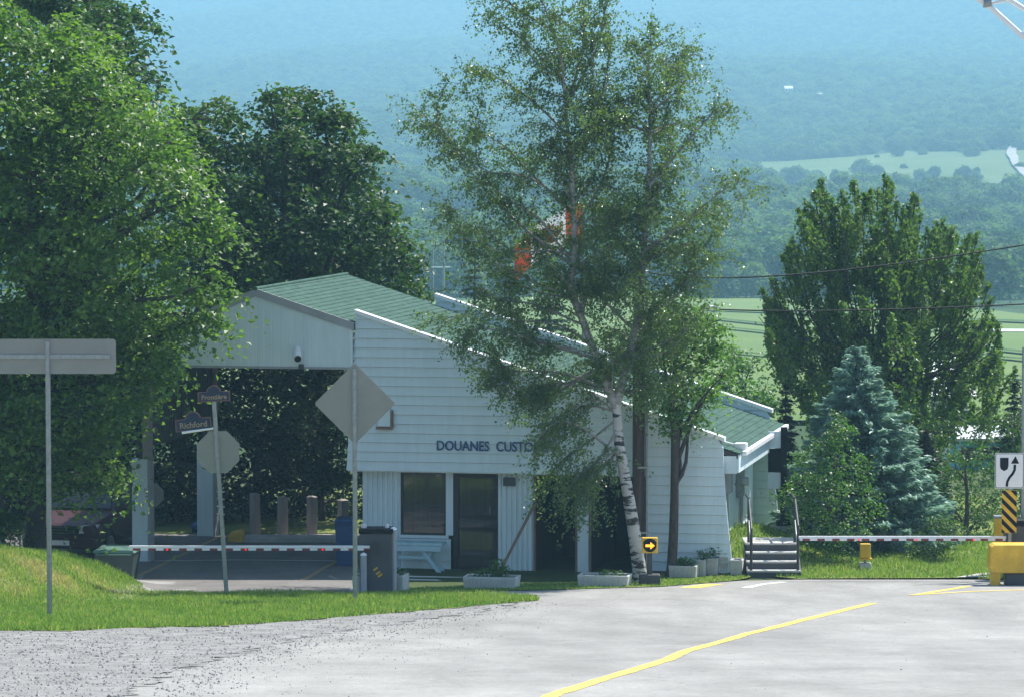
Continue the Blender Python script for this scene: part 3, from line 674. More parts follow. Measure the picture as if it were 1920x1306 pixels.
# walkway slab before the doors and lit ramp
wk = MB().ext((uLB + .25, -1.15, -.1), (uS + .25, VR + .05, z0 - .002)); wk.v = [tuple(bw(*v)) for v in wk.v]
wk.build('walkway', M['walk'], None, bevel=.015)['kind'] = 'structure'
ua, ub = uz(755, 1100, -1.2)[0], uz(866, 1100, -1.2)[0]
rp = MB().prism([(ua, -1.155, z0 - .02), (ub - .35, -1.155, z0 - .02), (ub, -1.155, .04), (ua, -1.155, .04)], [(ua, -2.1, .09), (ub - .35, -2.1, .09), (ub, -2.1, .02), (ua, -2.1, .02)]); rp.v = [tuple(bw(*v)) for v in rp.v]
rp.build('pavement_ramp', M['white_paint_worn'], None)['kind'] = 'structure'

# ------------------------------------------------------------------ signs and posts along the verge
def u_post(mb, base, top, w=.075):
    """perforated flanged steel post"""
    b, t = Vector(base), Vector(top); ax = (t - b); n = int(ax.length / .055); h = w / 2
    R = Vector((0, 0, 1)).rotation_difference(ax.normalized()).to_matrix()
    prof2 = [(-h, .012), (-h * .45, .012), (-h * .45, -.028), (h * .45, -.028), (h * .45, .012), (h, .012), (h, .018), (h * .62, .018), (h * .62, -.036), (-h * .62, -.036), (-h * .62, .018), (-h, .018)]
    mb.prism([b + R @ Vector((x, y, 0)) for x, y in prof2], [t + R @ Vector((x, y, 0)) for x, y in prof2])
    for k in range(n):                         # the row of punched holes, as dark studs with a rim
        c = b + ax * ((k + .5) / n); mb.box(c + R @ Vector((0, -.038, 0)), (w * .42, .006, .026), 0)
    return mb
def rounded(w, h, r, n=5):
    out = []
    for cx, cz, a0 in ((w/2 - r, h/2 - r, 0), (-w/2 + r, h/2 - r, 90), (-w/2 + r, -h/2 + r, 180), (w/2 - r, -h/2 + r, 270)):
        out += [(cx + r * math.cos(math.radians(a0 + 90 * k / n)), cz + r * math.sin(math.radians(a0 + 90 * k / n))) for k in range(n + 1)]
    return out
def plate(pts, y0, th):
    return MB().prism([(x, y0, z) for x, z in pts], [(x, y0 + th, z) for x, z in pts])
def post_thing(name, label, px, pyb, pyt, group=None):
    b = gp(px, pyb); top = at(px, pyt, b.y).z - b.z
    t = thing(name, label, 'sign', b, 0, group); s = b.y / FPX
    u_post(MB(), (0, 0, -.2), (0, 0, top), .088).build('post', M['galv'], t)
    return t, b, s, top
t, b, s, top = post_thing('guide_sign', 'wide grey rectangular sign seen from behind on a perforated steel post', 93, 1159, 640)
zc = at(93, 668, b.y).z - b.z; wid = 2 * (221 - 93) * s
plate([(x, z + zc) for x, z in rounded(wid, 65 * s, .06)], .025, .006).build('sign_panel', M['signback'], t)
MB().ext((-wid / 2 + .08, -.01, zc - .035), (wid / 2 - .1, .024, zc + .035)).build('stiffener', M['galv'], t)
t, b, s, top = post_thing('warning_sign', 'grey diamond sign seen from behind on a perforated steel post', 666, 1131, 690)
zc = at(666, 756, b.y).z - b.z; sd_ = 75 * s * 1.414
r45 = math.radians(45)
plate([(x * math.cos(r45) - z * math.sin(r45), x * math.sin(r45) + z * math.cos(r45) + zc) for x, z in rounded(sd_ * 1.02, sd_ * 1.02, .05)], .025, .006).build('sign_panel', M['signback'], t)
for q in (-.3, .3): MB().cyl((0, -.045, zc + q), .014, .02, 8, 'Y').build('bolt', M['galv'], t)

def octagon(r, zc, cx=0): return [(cx + r * math.cos(math.radians(22.5 + 45 * k)), zc + r * math.sin(math.radians(22.5 + 45 * k))) for k in range(8)]
# leaning post with two street names and an octagonal sign
b = gp(425, 1118); tp = at(401, 752, b.y) - b
t = thing('street_name_post', 'leaning steel post with two blue street names and an octagonal sign back', 'sign post', b); s = b.y / FPX
u_post(MB(), (tp.x * -.05, 0, -.2), tuple(tp), .085).build('post', M['galv'], t)
oc = at(409, 847, b.y) - b
plate([(x, z) for x, z in octagon(.5 * 79 * s / math.cos(math.radians(22.5)), oc.z, oc.x)], .03, .006).build('sign_panel', M['signback'], t)
def street_board(parent, px0, px1, py0, py1, word, tilt, arch):
    c = at((px0 + px1) / 2, (py0 + py1) / 2, b.y) - b; w_, h_ = (px1 - px0) * s, (py1 - py0) * s
    e = Matrix.Translation((c.x, -.05, c.z)) @ Matrix.Rotation(tilt, 4, 'Y')
    top_ = [(w_ * .22 * math.cos(math.pi * k / 10), h_ / 2 + w_ * .20 * math.sin(math.pi * k / 10)) for k in range(11)]
    out = [(w_/2, -h_/2), (w_/2, h_/2)] + top_ + [(-w_/2, h_/2), (-w_/2, -h_/2)]
    o = plate(out, 0, .02).build('street_board', M['sign_brown'], parent); o.matrix_local = e
    inn = [(w_/2 - .025, -h_/2 + .025), (w_/2 - .025, h_/2 - .025)] + [(x * .82, h_/2 + (z - h_/2) * .82) for x, z in top_] + [(-w_/2 + .025, h_/2 - .025), (-w_/2 + .025, -h_/2 + .025)]
    plate(inn, -.005, .005).build('board_face', M['sign_blue'], o)
    text_mesh('lettering', word, h_ * .66, M['gold'], o, Matrix.Translation((0, -.008, -.01)) @ Matrix.Rotation(math.pi / 2, 4, 'X'), .002, .004)
    return o, c, w_, h_
o, *_ = street_board(t, 371, 432, 733, 752, 'Frontière', -.05, 1)
o, c, w_, h_ = street_board(t, 329, 397, 783, 806, 'Richford', -.10, 1)
MB().tube([(c.x - w_ * .32, -.05, c.z - h_ * .5 - .045), (c.x + w_ * .55, -.03, c.z - h_ * .5 + .045)], .025, 8).build('bracket', M['cap'], t)
for k, dz in enumerate((-.0, .16, .30, .38)):
    q = at(414, 920 + k * 14, b.y) - b; MB().box((q.x, -.05, q.z), (.16, .02, .02), 0, .12).build('clamp', M['galv'], t)
# second octagon behind the first column
p = bw(uz(285, 1000, 2.0)[0], 2.0, 0)
t = thing('stop_sign', 'small octagonal sign back half hidden behind the canopy column', 'sign', (p.x, p.y, 0))
zc = at(285, 927, p.y).z; MB().tube([(0, 0, 0), (0, 0, zc + .3)], .03, 8).build('post', M['galv'], t)
plate(octagon(.5 * 44 * p.y / FPX / .924, zc), .035, .006).build('sign_panel', M['signback'], t)

# camera on the canopy gable
cu_, cz_ = uz(566, 664, CV); p = bw(cu_, CV - .02, cz_)
t = thing('security_camera', 'white bullet camera on the canopy gable', 'camera', p, -YAW)
MB().tube([(0, .02, .12), (-.05, -.12, .1), (-.03, -.2, .03)], .02, 8).build('arm', M['cap'], t)
MB().tube([(-.06, -.14, .12), (.02, -.42, -.06)], [.085, .095], 14).build('housing', M['white'], t)
MB().tube([(.021, -.425, -.064), (.03, -.45, -.08)], .075, 12).build('lens_hood', M['black'], t)
MB().cyl((0, -.04, cz_ * 0 - .26), .06, .1, 10).build('sensor', M['cabinet'], t)

# ------------------------------------------------------------------ barrier gates
def arm_parts(t, x0, x1, z, lamps, n):
    """striped pole along local x"""
    MB().ext((x0, -.035, z - .005), (x1, .035, z + .045)).build('pole', M['white'], t, bevel=.006)
    under = MB().ext((x0 + .02, -.034, z - .05), (x1 - .02, .034, z - .0055)).build('pole_underside', M['white'], t)
    L = (x1 - x0) / n
    for k in range(n):
        a = x0 + L * (k + .25); MB().ext((a, -.037, z - .052), (a + L * .5, .037, z - .006)).build('red_band', M['red'], under)
    for q in lamps:
        MB().cyl((q, -.045, z - .03), .02, .02, 10, 'Y').build('warning_lamp', M['red_lamp'], t)
b = gp(706, 1113); s = b.y / FPX
t = thing('barrier_gate', 'lowered red and white barrier arm reaching from the dark cabinet to the green bin', 'barrier', b)
zA = at(470, 1026, b.y).z - b.z
arm_parts(t, (240 - 706) * s, (704 - 706) * s, zA, [(312 - 706) * s, (460 - 706) * s, (605 - 706) * s], 16)
hC = at(706, 1000, b.y).z - b.z
cab = MB().ext((-.34, .07, 0), (.31, .62, hC)).build('cabinet', M['cabinet'], t, bevel=.02)
MB().ext((-.36, .05, hC + .001), (.33, .64, hC + .09)).build('lid', M['black'], cab, bevel=.02)
for dx, dz_ in ((-.02, .50), (.07, .37), (.03, .42)): MB().box((dx, .064, dz_), (.10, .008, .035), 0, -.6).build('warning_sticker', M['yellow'], cab)
MB().ext((-.42, .0, -.1), (.40, .7, .03)).build('footing', M['concrete'], t)
MB().ext((-.13, -.045, zA - .12), (.02, .068, zA + .1)).build('pivot', M['steel_dark'], t)
MB().cyl((-.26, .3, hC + .13), .06, .08, 10).build('dome', M['lamp_glass'], cab); MB().cyl((.2, .3, hC + .13), .045, .09, 10).build('dome', M['lamp_glass'], cab)
bol = None
for k, (px, pb, pt, lab) in enumerate(((738, 1112, 992, 'tall grey bollard with bright cap beside the barrier cabinet'), (682, 1113, 1040, 'short grey bollard with bright cap before the barrier cabinet'))):
    q = gp(px, pb); hh = at(px, pt, q.y).z - q.z
    o = thing('bollard', lab, 'bollard', q, 0, 'bollards guarding the barrier cabinet')
    MB().tube([(0, 0, -.1), (0, 0, hh)], .062, 14).build('pipe', M['fascia'], o)
    MB().tube([(0, 0, hh), (0, 0, hh + .03), (0, 0, hh + .055)], [.07, .06, .02], 14).build('cap', M['cap'], o)
b = gp(1905, 1090); s = b.y / FPX
t = thing('barrier_gate', 'lowered red and white barrier arm over the road beside the spruce', 'barrier', b)
zA = at(1690, 1008, b.y).z - b.z
arm_parts(t, (1495 - 1905) * s, (1886 - 1905) * s, zA, [(1500 + 108 * k - 1905) * s for k in range(1, 4)], 14)
MB().ext((-.2, .02, 0), (.5, .6, at(1905, 985, b.y).z - b.z)).build('cabinet', M['cabinet'], t, bevel=.02)
MB().ext((-.22, 0, at(1905, 985, b.y).z - b.z + .001), (.52, .62, at(1905, 975, b.y).z - b.z)).build('lid', M['black'], t, bevel=.02)
MB().ext((-.22, -.05, zA - .1), (-.02, .019, zA + .1)).build('pivot', M['steel_dark'], t)

# yellow impact barrier on dark feet
b = gp(1925, 1098); s = b.y / FPX; zt_, zb_ = at(1925, 1018, b.y).z - b.z, at(1925, 1071, b.y).z - b.z
t = thing('crash_barrier', 'yellow steel crash barrier on a dark concrete base by the gate', 'crash barrier', (b.x, b.y, b.z))
x0 = (1853 - 1925) * s; pr = [(x0 + .03, zb_), (x0 - .01, zb_ + .12), (x0 + .02, zt_ - .05), (x0 + .1, zt_), (1.3, zt_), (1.3, zb_)]
MB().prism([(x, -.28, z) for x, z in pr], [(x, .28, z) for x, z in pr]).build('bumper', M['yellow'], t, bevel=.025)
MB().ext((x0 + .05, -.2, .02), (x0 + .22, .2, zb_ - .002)).build('leg', M['yellow'], t)
MB().ext((x0 + .02, -.26, 0), (x0 + .3, .26, .03)).build('foot_plate', M['galv'], t)
MB().ext((x0 + .34, -.2, -.05), (1.2, .25, zb_ - .01)).build('base_block', M['cabinet'], t, bevel=.03)
q = gp(1872, 1082)
t = thing('guard_post', 'square yellow guard post with grey cap behind the barrier arm', 'guard post', q)
hq = at(1872, 970, q.y).z - q.z; MB().ext((-.1, -.1, -.1), (.12, .1, hq)).build('post', M['yellow'], t, bevel=.01); MB().ext((-.11, -.11, hq + .001), (.13, .11, hq + .05)).build('cap', M['galv'], t)

# keep-right sign over a striped hazard board
b = gp(1893, 1092); s = b.y / FPX
t = thing('keep_right_sign', 'white keep right sign above a yellow and black striped board', 'sign', b)
zz = lambda py: at(1893, py, b.y).z - b.z
MB().ext((-.03, .0, -.1), (.03, .05, zz(855))).build('post', M['galv'], t)
cx = (1891 - 1893) * s; wS, hS, zS = 55 * s, 67 * s, zz(881.5)
pn = plate([(x + cx, z + zS) for x, z in rounded(wS, hS, .03)], -.012, .008).build('sign_panel', M['white'], t)
br = MB(); k_ = MB()
o_ = rounded(wS * .97, hS * .97, .03); i_ = rounded(wS * .93, hS * .94, .028)
n = len(o_); k_.add([(x + cx, -.0145, z + zS) for x, z in o_ + i_], [(j, (j + 1) % n, n + (j + 1) % n, n + j) for j in range(n)]); k_.build('border', M['black'], pn)
sx = lambda px: (px - 1893) * s
sh = [(1873, 857), (1889, 857), (1889, 872), (1887.5, 878), (1881, 882), (1874.5, 878), (1873, 872)]
plate([(sx(x), zz(y)) for x, y in sh], -.016, .003).build('island_symbol', M['black'], pn)
ar = [(1886, 911), (1887, 902), (1891, 894), (1897, 887), (1900.5, 880), (1901, 870)]
L, R_ = [], []
for j, (x, y) in enumerate(ar):
    a, c2 = ar[max(j - 1, 0)], ar[min(j + 1, len(ar) - 1)]; tx_, ty_ = c2[0] - a[0], c2[1] - a[1]; ll = math.hypot(tx_, ty_); nx_, ny_ = -ty_ / ll * 2.4, tx_ / ll * 2.4
    L.append((x + nx_, y + ny_)); R_.append((x - nx_, y - ny_))
am = MB(); n = len(ar)
am.add([(sx(x), -.016, zz(y)) for x, y in L + R_], [(j, j + 1, n + j + 1, n + j) for j in range(n - 1)])
am.add([(sx(x), -.0165, zz(y)) for x, y in ((1893.5, 868), (1909, 868), (1902, 854))], [(0, 1, 2)])
am.build('arrow_symbol', M['black'], pn)
hb = (1877, 1905, 918, 998)
hp = plate([(sx(1877), zz(998)), (sx(1905), zz(998)), (sx(1905), zz(918)), (sx(1877), zz(918))], -.012, .008).build('hazard_board', M['yellow'], t)
for k in range(-1, 5):                        # diagonal black bands clipped to the board
    y0 = 918 + 8 + k * 19.5
    poly = [(1877, y0 - 14), (1905, y0 + 14), (1905, y0 + 24), (1877, y0 - 4)]
    def clip(pl, lim, sgn):
        out = []
        for j in range(len(pl)):
            a, c2 = pl[j], pl[(j + 1) % len(pl)]; ia, ib = sgn * (a[1] - lim) >= 0, sgn * (c2[1] - lim) >= 0
            if ia: out.append(a)
            if ia != ib: f = (lim - a[1]) / (c2[1] - a[1]); out.append((a[0] + f * (c2[0] - a[0]), lim))
        return out
    poly = clip(poly, 918.3, 1)
    poly = clip(poly, 997.7, -1) if poly else poly
    if len(poly) > 2: plate([(sx(x), zz(y)) for x, y in poly], -.0135, .0012).build('stripe', M['black'], hp)
q = gp(1917, 1086)
t = thing('light_pole', 'slim grey pole rising behind the keep right sign', 'pole', q)
MB().tube([(0, 0, -.2), (0, 0, at(1917, 650, q.y).z - q.z)], [.055, .045], 10).build('shaft', M['galv'], t)
MB().cyl((0, 0, .05), .11, .1, 12).build('base_flange', M['galv'], t)

# white lattice sign gantry, upper corner
Yg = 34.0
t = thing('overhead_gantry', 'white tubular lattice arm of an overhead gantry crossing the upper corner', 'gantry', (at(2075, 653, Yg).x, Yg, gz(at(2075, 653, Yg).x, Yg)))
g0 = Vector(t.location); gl = lambda px, py, dy=0: at(px, py, Yg + dy) - g0
c1 = [gl(1690, -95), gl(1836, 0), gl(1851, 8), gl(1922, 72), gl(1990, 160), gl(2035, 300), gl(2050, 520)]
c2 = [gl(1760, -70), gl(1893, 0), gl(1925, 20), gl(2000, 70), gl(2070, 170), gl(2095, 320), gl(2100, 520)]
MB().tube(c1, .025, 10).build('chord', M['white'], t); MB().tube(c2, .025, 10).build('chord', M['white'], t)
for a, b2 in ((gl(1851, 8), gl(1893, 0)), (gl(1922, 72), gl(1925, 20)), (gl(1922, 72), gl(2000, 70)), (gl(1851, 8), gl(1832, -35))): MB().tube([a, b2], .016, 8).build('strut', M['white'], t)
MB().cyl(gl(1851, 6), .042, .07, 12, 'X').build('joint_collar', M['galv'], t)
MB().tube([gl(2050, 520), gl(2075, 560), Vector((0, 0, -.3))], [.03, .06, .08], 12).build('mast', M['white'], t); MB().tube([gl(2100, 520), gl(2075, 560)], .025, 10).build('strut', M['white'], t)

# ------------------------------------------------------------------ things in front of the building
def planter(px0, px1, pyb, pyt, d, label, weeds, group='concrete planters along the building', rz=-YAW):
    c = gp((px0 + px1) / 2, pyb); s = c.y / FPX; w_ = (px1 - px0) * s; h = at(px0, pyt, c.y).z - c.z
    t = thing('planter', label, 'planter', c, rz, group)
    m = MB(); b = .94; wt = .05
    o0 = [(-w_/2*b, 0, 0), (w_/2*b, 0, 0), (w_/2*b, d, 0), (-w_/2*b, d, 0)]; o1 = [(-w_/2, -.02, h), (w_/2, -.02, h), (w_/2, d+.02, h), (-w_/2, d+.02, h)]
    i1 = [(-w_/2+wt, wt-.02, h), (w_/2-wt, wt-.02, h), (w_/2-wt, d-wt+.02, h), (-w_/2+wt, d-wt+.02, h)]; i0 = [(x, y, h - .06) for x, y, z in i1]
    m.add(o0 + o1 + i1 + i0, [(0, 3, 2, 1)] + [(j, (j+1)%4, 4+(j+1)%4, 4+j) for j in range(4)] + [(4+j, 4+(j+1)%4, 8+(j+1)%4, 8+j) for j in range(4)] + [(8+j, 8+(j+1)%4, 12+(j+1)%4, 12+j) for j in range(4)])
    sh = m.build('trough', M['concrete'], t, bevel=.012)
    nr = max(3, int(w_ / .09)); rb = MB()
    for j in range(nr):
        x = (-.5 + (j + .5) / nr) * w_ * b; rb.prism([(x - .018, .0, .02), (x + .018, 0, .02), (x + .018, -.016, h - .045), (x - .018, -.016, h - .045)], [(x - .018, -.018, .02), (x + .018, -.018, .02), (x + .018, -.034, h - .045), (x - .018, -.034, h - .045)])
    rb.build('fluting', M['concrete'], sh)
    MB().ext((-w_/2+wt+.002, wt-.015, h-.12), (w_/2-wt-.002, d-wt+.015, h-.05)).build('potting_soil', M['soil'], t)
    if weeds:
        P, N = [], []
        for (fx, ht, n) in weeds:
            k = rng.random(n); q = np.stack([(fx - .5) * w_ * .8 + rng.normal(0, .07 + .05 * ht, n), d / 2 + rng.normal(0, .07, n), h - .04 + k * ht], 1); P.append(q)
            N.append(np.stack([rng.normal(0, .5, n), rng.normal(0, .5, n), np.ones(n) * .8], 1))
        o = leaves('weeds', np.concatenate(P), np.concatenate(N), rng.uniform(.04, .09, sum(x[2] for x in weeds)), M['bush_leaf'], t, aspect=.5)
    return t
planter(866, 969, 1106, 1081, .5, 'concrete planter with tall weeds before the glass door', [(.15, .12, 60), (.35, .18, 90), (.62, .38, 220), (.75, .25, 130)])
planter(1081, 1179, 1102, 1078, .5, 'low concrete planter with two small weeds beside the birch trunk', [(.5, .13, 60), (.8, .12, 50)])
planter(660, 688, 1112, 1079, .5, 'narrow concrete planter half hidden behind the diamond sign post', [(.6, .1, 30)])
planter(738, 757, 1111, 1078, .5, 'narrow concrete planter behind the tall bollard', [(.4, .16, 60)])
planter(1253, 1306, 1086, 1060, .42, 'broad concrete planter thick with greenery, foremost at the wall corner', [(.2, .16, 110), (.5, .2, 160), (.8, .18, 110)])
planter(1307, 1322, 1083, 1049, .42, 'slim concrete planter directly behind the broad greenery-filled one', [(.5, .22, 120)])
planter(1324, 1346, 1081, 1046, .42, 'middle planter of the stepped row along the wall corner', [(.4, .25, 160)])
planter(1349, 1365, 1079, 1043, .42, 'narrow planter just before the last of the stepped row', [(.6, .15, 70)])
planter(1368, 1392, 1081, 1049, .42, 'bare concrete planter closest to the stairs', None)

# old painted trestle table against the wall
p = bw(uz(786, 1075, -.15)[0], -.12, z0)
t = thing('trestle_table', 'pale blue trestle table with crossed legs under the window', 'table', p, -YAW)
MB().ext((-.62, -.28, .66), (.56, .22, .72)).build('tabletop', M['sky_blue_paint'], t, bevel=.006)
MB().ext((-.60, -.27, .54), (.53, -.24, .655)).build('apron', M['sky_blue_paint'], t)
for sy in (-.21, .13):
    for (xa, xb) in ((.02, .54),):
        MB().prism([(xa - .04, sy, .655), (xa + .05, sy, .655), (xb + .05, sy, 0), (xb - .05, sy, 0)], [(xa - .04, sy + .04, .655), (xa + .05, sy + .04, .655), (xb + .05, sy + .04, 0), (xb - .05, sy + .04, 0)]).build('leg', M['sky_blue_paint'], t)
    MB().prism([(.34, sy + .041, .655), (.42, sy + .041, .655), (.24, sy + .041, .36), (.16, sy + .041, .36)], [(.34, sy + .075, .655), (.42, sy + .075, .655), (.24, sy + .075, .36), (.16, sy + .075, .36)]).build('leg_brace', M['sky_blue_paint'], t)
    MB().prism([(-.54, sy, .655), (-.46, sy, .655), (-.46, sy, 0), (-.54, sy, 0)], [(-.54, sy + .04, .655), (-.46, sy + .04, .655), (-.46, sy + .04, 0), (-.54, sy + .04, 0)]).build('leg', M['sky_blue_paint'], t)
MB().ext((-.455, -.16, .36), (.2, -.13, .42)).build('stretcher', M['sky_blue_paint'], t)
# long pole leaning on the wall
a = bw(uz(932, 1105, -1.25)[0], -1.25, .06); c = bw(uz(1003, 940, .30)[0], .33, at(1003, 940, 81.2).z)
t = thing('leaning_plank', 'weathered brown plank leaning on the wall beside the glass door', 'plank', a)
d = c - a; MB().prism([(-.035, 0, 0), (.035, 0, 0), (.035, .03, 0), (-.035, .03, 0)], [(d.x - .035, d.y, d.z), (d.x + .035, d.y, d.z), (d.x + .035, d.y + .03, d.z), (d.x - .035, d.y + .03, d.z)]).build('board', M['plank_wood'], t)

# orange arrow lamp on a dark stub
b = gp(1218, 1099); s = b.y / FPX
t = thing('arrow_signal', 'small yellow signal box showing a lit orange arrow', 'signal', b)
hb_ = at(1218, 1075, b.y).z - b.z; MB().ext((-20 * s, -.16, -.1), (20 * s, .16, hb_)).build('base_block', M['steel_dark'], t, bevel=.03)
MB().ext((-.05, -.05, hb_), (.05, .05, at(1218, 1034, b.y).z - b.z)).build('stem', M['steel_dark'], t)
zc = at(1217, 1021, b.y).z - b.z
hs = MB().ext((-.165, -.08, zc - .16), (.165, .1, zc + .16)).build('housing', M['yellow'], t, bevel=.02)
MB().cyl((.0, -.088, zc), .135, .015, 24, 'Y').build('lens', M['black'], hs)
r = .105; ring = [(r * math.cos(q), r * math.sin(q)) for q in [math.radians(x) for x in range(-150, 151, 20)]]
arrow = [(-.09, .025), (.01, .025), (.01, .075), (.10, 0), (.01, -.075), (.01, -.025), (-.09, -.025)]
am = plate([(x, z + zc) for x, z in arrow], -.101, .005); am.build('arrow_symbol', M['amber'], hs)
MB().tube([(x * 1.15, -.13, z * 1.15 + zc) for x, z in [(.125 * math.cos(q), .125 * math.sin(q)) for q in [math.radians(x) for x in range(20, 161, 20)]]], .012, 6).build('visor', M['black'], hs)

# side stairs with landing and rails
b = gp(1453, 1083); s = b.y / FPX; t = thing('stairs', 'grey wooden stairs with dark handrails up to a landing', 'stairs', b, 0)
x0, x1 = (1404 - 1453) * s, (1499 - 1453) * s; zL = at(1453, 1017, b.y + 1.0).z - b.z + .02; nst = 4
for k in range(nst):
    za, zb2 = zL * k / nst, zL * (k + 1) / nst; y = k * .27
    MB().ext((x0, y + .02, max(za - .0, -.05)), (x1, y + .05, zb2 - .041)).build('riser', M['cabinet'], t)
    dpt = .29 if k < nst - 1 else 1.15
    MB().ext((x0 - .03, y - .01, zb2 - .04), (x1 + .03, y + dpt, zb2)).build('tread' if k < nst - 1 else 'landing', M['concrete'], t, bevel=.006)
for x in (x0 - .045, x1 + .008):
    MB().prism([(x, 0, -.05), (x, 1.0, -.05), (x, 1.0, zL - .05), (x, .0, .12)], [(x + .036, 0, -.05), (x + .036, 1.0, -.05), (x + .036, 1.0, zL - .05), (x + .036, .0, .12)]).build('stringer', M['cabinet'], t)
MB().ext((x0, 1.02, -.1), (x1, 1.9, zL - .045)).build('landing_base', M['cabinet'], t)
for x, hpost in ((x0 + .05, .95), (x1 - .03, 1.02)):
    MB().tube([(x, .05, 0), (x, .05, hpost + .12)], .03, 8).build('rail_post', M['steel_dark'], t)
    MB().tube([(x, .95, zL), (x, .95, zL + .98)], .03, 8).build('rail_post', M['steel_dark'], t)
    MB().tube([(x, .0, hpost + .1), (x, .95, zL + .95), (x, 1.85, zL + .95)], .026, 8).build('handrail', M['steel_dark'], t)
    MB().tube([(x, .05, hpost * .55), (x, .95, zL + .5), (x, 1.85, zL + .5)], .016, 8).build('mid_rail', M['galv'], t)
# dark signpost with pale panels behind the stairs
q = bw(uz(1469, 980, 5.5)[0], 5.5, 0); q.z = gz(q.x, q.y)
t = thing('panel_post', 'dark square post with pale and black side panels on a concrete block', 'sign post', q); s = q.y / FPX
zq = lambda py: at(1469, py, q.y).z - q.z
MB().ext((-.3, -.25, -.2), (.28, .3, zq(984))).build('base_block', M['concrete'], t, bevel=.02)
MB().ext((-.07, -.07, zq(984)), (.07, .07, zq(800))).build('post', M['black'], t)
MB().ext((-.16, -.12, zq(984) + .001), (.16, .16, zq(975))).build('foot', M['black'], t)
for ya, yb2, mm in ((808, 839, 'trim'), (840, 884, 'black'), (885, 915, 'trim')): MB().ext((-.36, -.03, zq(yb2)), (-.071, .02, zq(ya))).build('side_panel', M[mm], t)
# yellow lamp box on a stub beside the lawn
q = gp(1622, 1070); s = q.y / FPX
t = thing('lamp_box', 'small yellow lamp box on a short stub beside the spruce', 'lamp', q)
zq = lambda py: at(1622, py, q.y).z - q.z
MB().ext((-.13, -.13, -.05), (.13, .13, zq(1054))).build('base_block', M['concrete'], t, bevel=.02); MB().tube([(0, 0, zq(1056)), (0, 0, zq(1043))], .03, 8).build('stub', M['galv'], t)
hs = MB().ext((-.115, -.09, zq(1045)), (.115, .09, zq(1018))).build('housing', M['yellow'], t, bevel=.02); MB().cyl((-.0, -.096, zq(1031)), .085, .012, 16, 'Y').build('lens', M['yellow'], hs); MB().ext((-.13, -.13, zq(1045) - .03), (.14, .1, zq(1045) - .002)).build('lower_lip', M['yellow'], hs)

# bins
def wheelie(px0, px1, pyb, pyt, label, body, lid, name='wheelie_bin', dy=.6, v=None, base=None):
    c = base or gp((px0 + px1) / 2, pyb); s = c.y / FPX; w_ = (px1 - px0) * s; h = at(px0, pyt, c.y).z - c.z
    t = thing(name, label, 'bin', c, -.1); m = MB(); k = .82
    m.prism([(-w_/2*k, .05, 0), (w_/2*k, .05, 0), (w_/2*k, dy*.85, 0), (-w_/2*k, dy*.85, 0)], [(-w_/2, 0, h), (w_/2, 0, h), (w_/2, dy, h), (-w_/2, dy, h)]); m.build('body', M[body], t, bevel=.02)
    m = MB(); m.prism([(-w_/2-.03, -.04, h+.001), (w_/2+.03, -.04, h+.001), (w_/2+.03, dy+.03, h+.001), (-w_/2-.03, dy+.03, h+.001)], [(-w_/2+.02, .0, h+.07), (w_/2-.02, 0, h+.07), (w_/2-.02, dy, h+.09), (-w_/2+.02, dy, h+.09)]); m.build('lid', M[lid], t, bevel=.015)
    MB().tube([(-w_/2 + .05, -.055, h - .03), (w_/2 - .05, -.055, h - .03)], .018, 8).build('rim', M[lid], t)
    return t
wheelie(176, 252, 1099, 1036, 'dark green litter container with paler lid at the end of the barrier arm', 'bin_green', 'bin_lid', 'litter_bin', .8, base=Vector((at(214, 1099, 78.4).x, 78.4, gz(at(214, 1099, 78.4).x, 78.4) - .02)))
bb = bw(uz(646, 1066, .2)[0], .2, .04)
t = wheelie(629, 666, 1066, 978, 'tall blue recycling cart beside the customs house wall', 'bin_blue', 'bin_blue', 'recycling_cart', .5, base=bb)
for x in (-.16, .16): MB().cyl((x, .42, .09), .09, .05, 14, 'X').build('wheel', M['tyre'], t)
wheelie(356, 371, 1010, 987, 'small blue tub tucked behind the rear canopy column', 'bin_blue', 'bin_blue', 'blue_tub', .4, base=bw(uz(365, 1008, 6.1)[0], 6.1, .04))
wheelie(393, 408, 1010, 990, 'small blue tub to the far side of the rear canopy column', 'bin_blue', 'bin_blue', 'blue_tub', .4, base=bw(uz(401, 1008, 6.1)[0], 6.1, .04))
# wooden posts at the back of the yard
proto = None
for k, (px, pt, lab) in enumerate(((478, 926, 'square wooden post, tallest and first of the row behind the canopy'), (530, 932, 'square wooden post second along the row behind the canopy'), (585, 931, 'square wooden post third along, clear of the blue cart'), (643, 937, 'square wooden post rising behind the blue recycling cart'))):
    q = gp(px, 1006)
    if proto is None:
        proto = thing('timber_post', lab, 'post', q, .6, 'timber posts behind the canopy')
        MB().prism([(-.095, -.095, -.2), (.095, -.095, -.2), (.095, .095, -.2), (-.095, .095, -.2)], [(-.095, -.095, 1.0), (.095, -.095, 1.0), (.095, .095, 1.0), (-.095, .095, 1.0)]).build('shaft', M['post_wood'], proto, bevel=.01)
        MB().prism([(-.1, -.1, 1.001), (.1, -.1, 1.001), (.1, .1, 1.001), (-.1, .1, 1.001)], [(-.06, -.06, 1.03), (.06, -.06, 1.03), (.06, .06, 1.03), (-.06, .06, 1.03)]).build('top', M['post_wood'], proto)
        o = proto
    else:
        o = copy_tree(proto); o['label'] = lab
    o.location = q; o.scale.z = at(px, pt, q.y).z - q.z
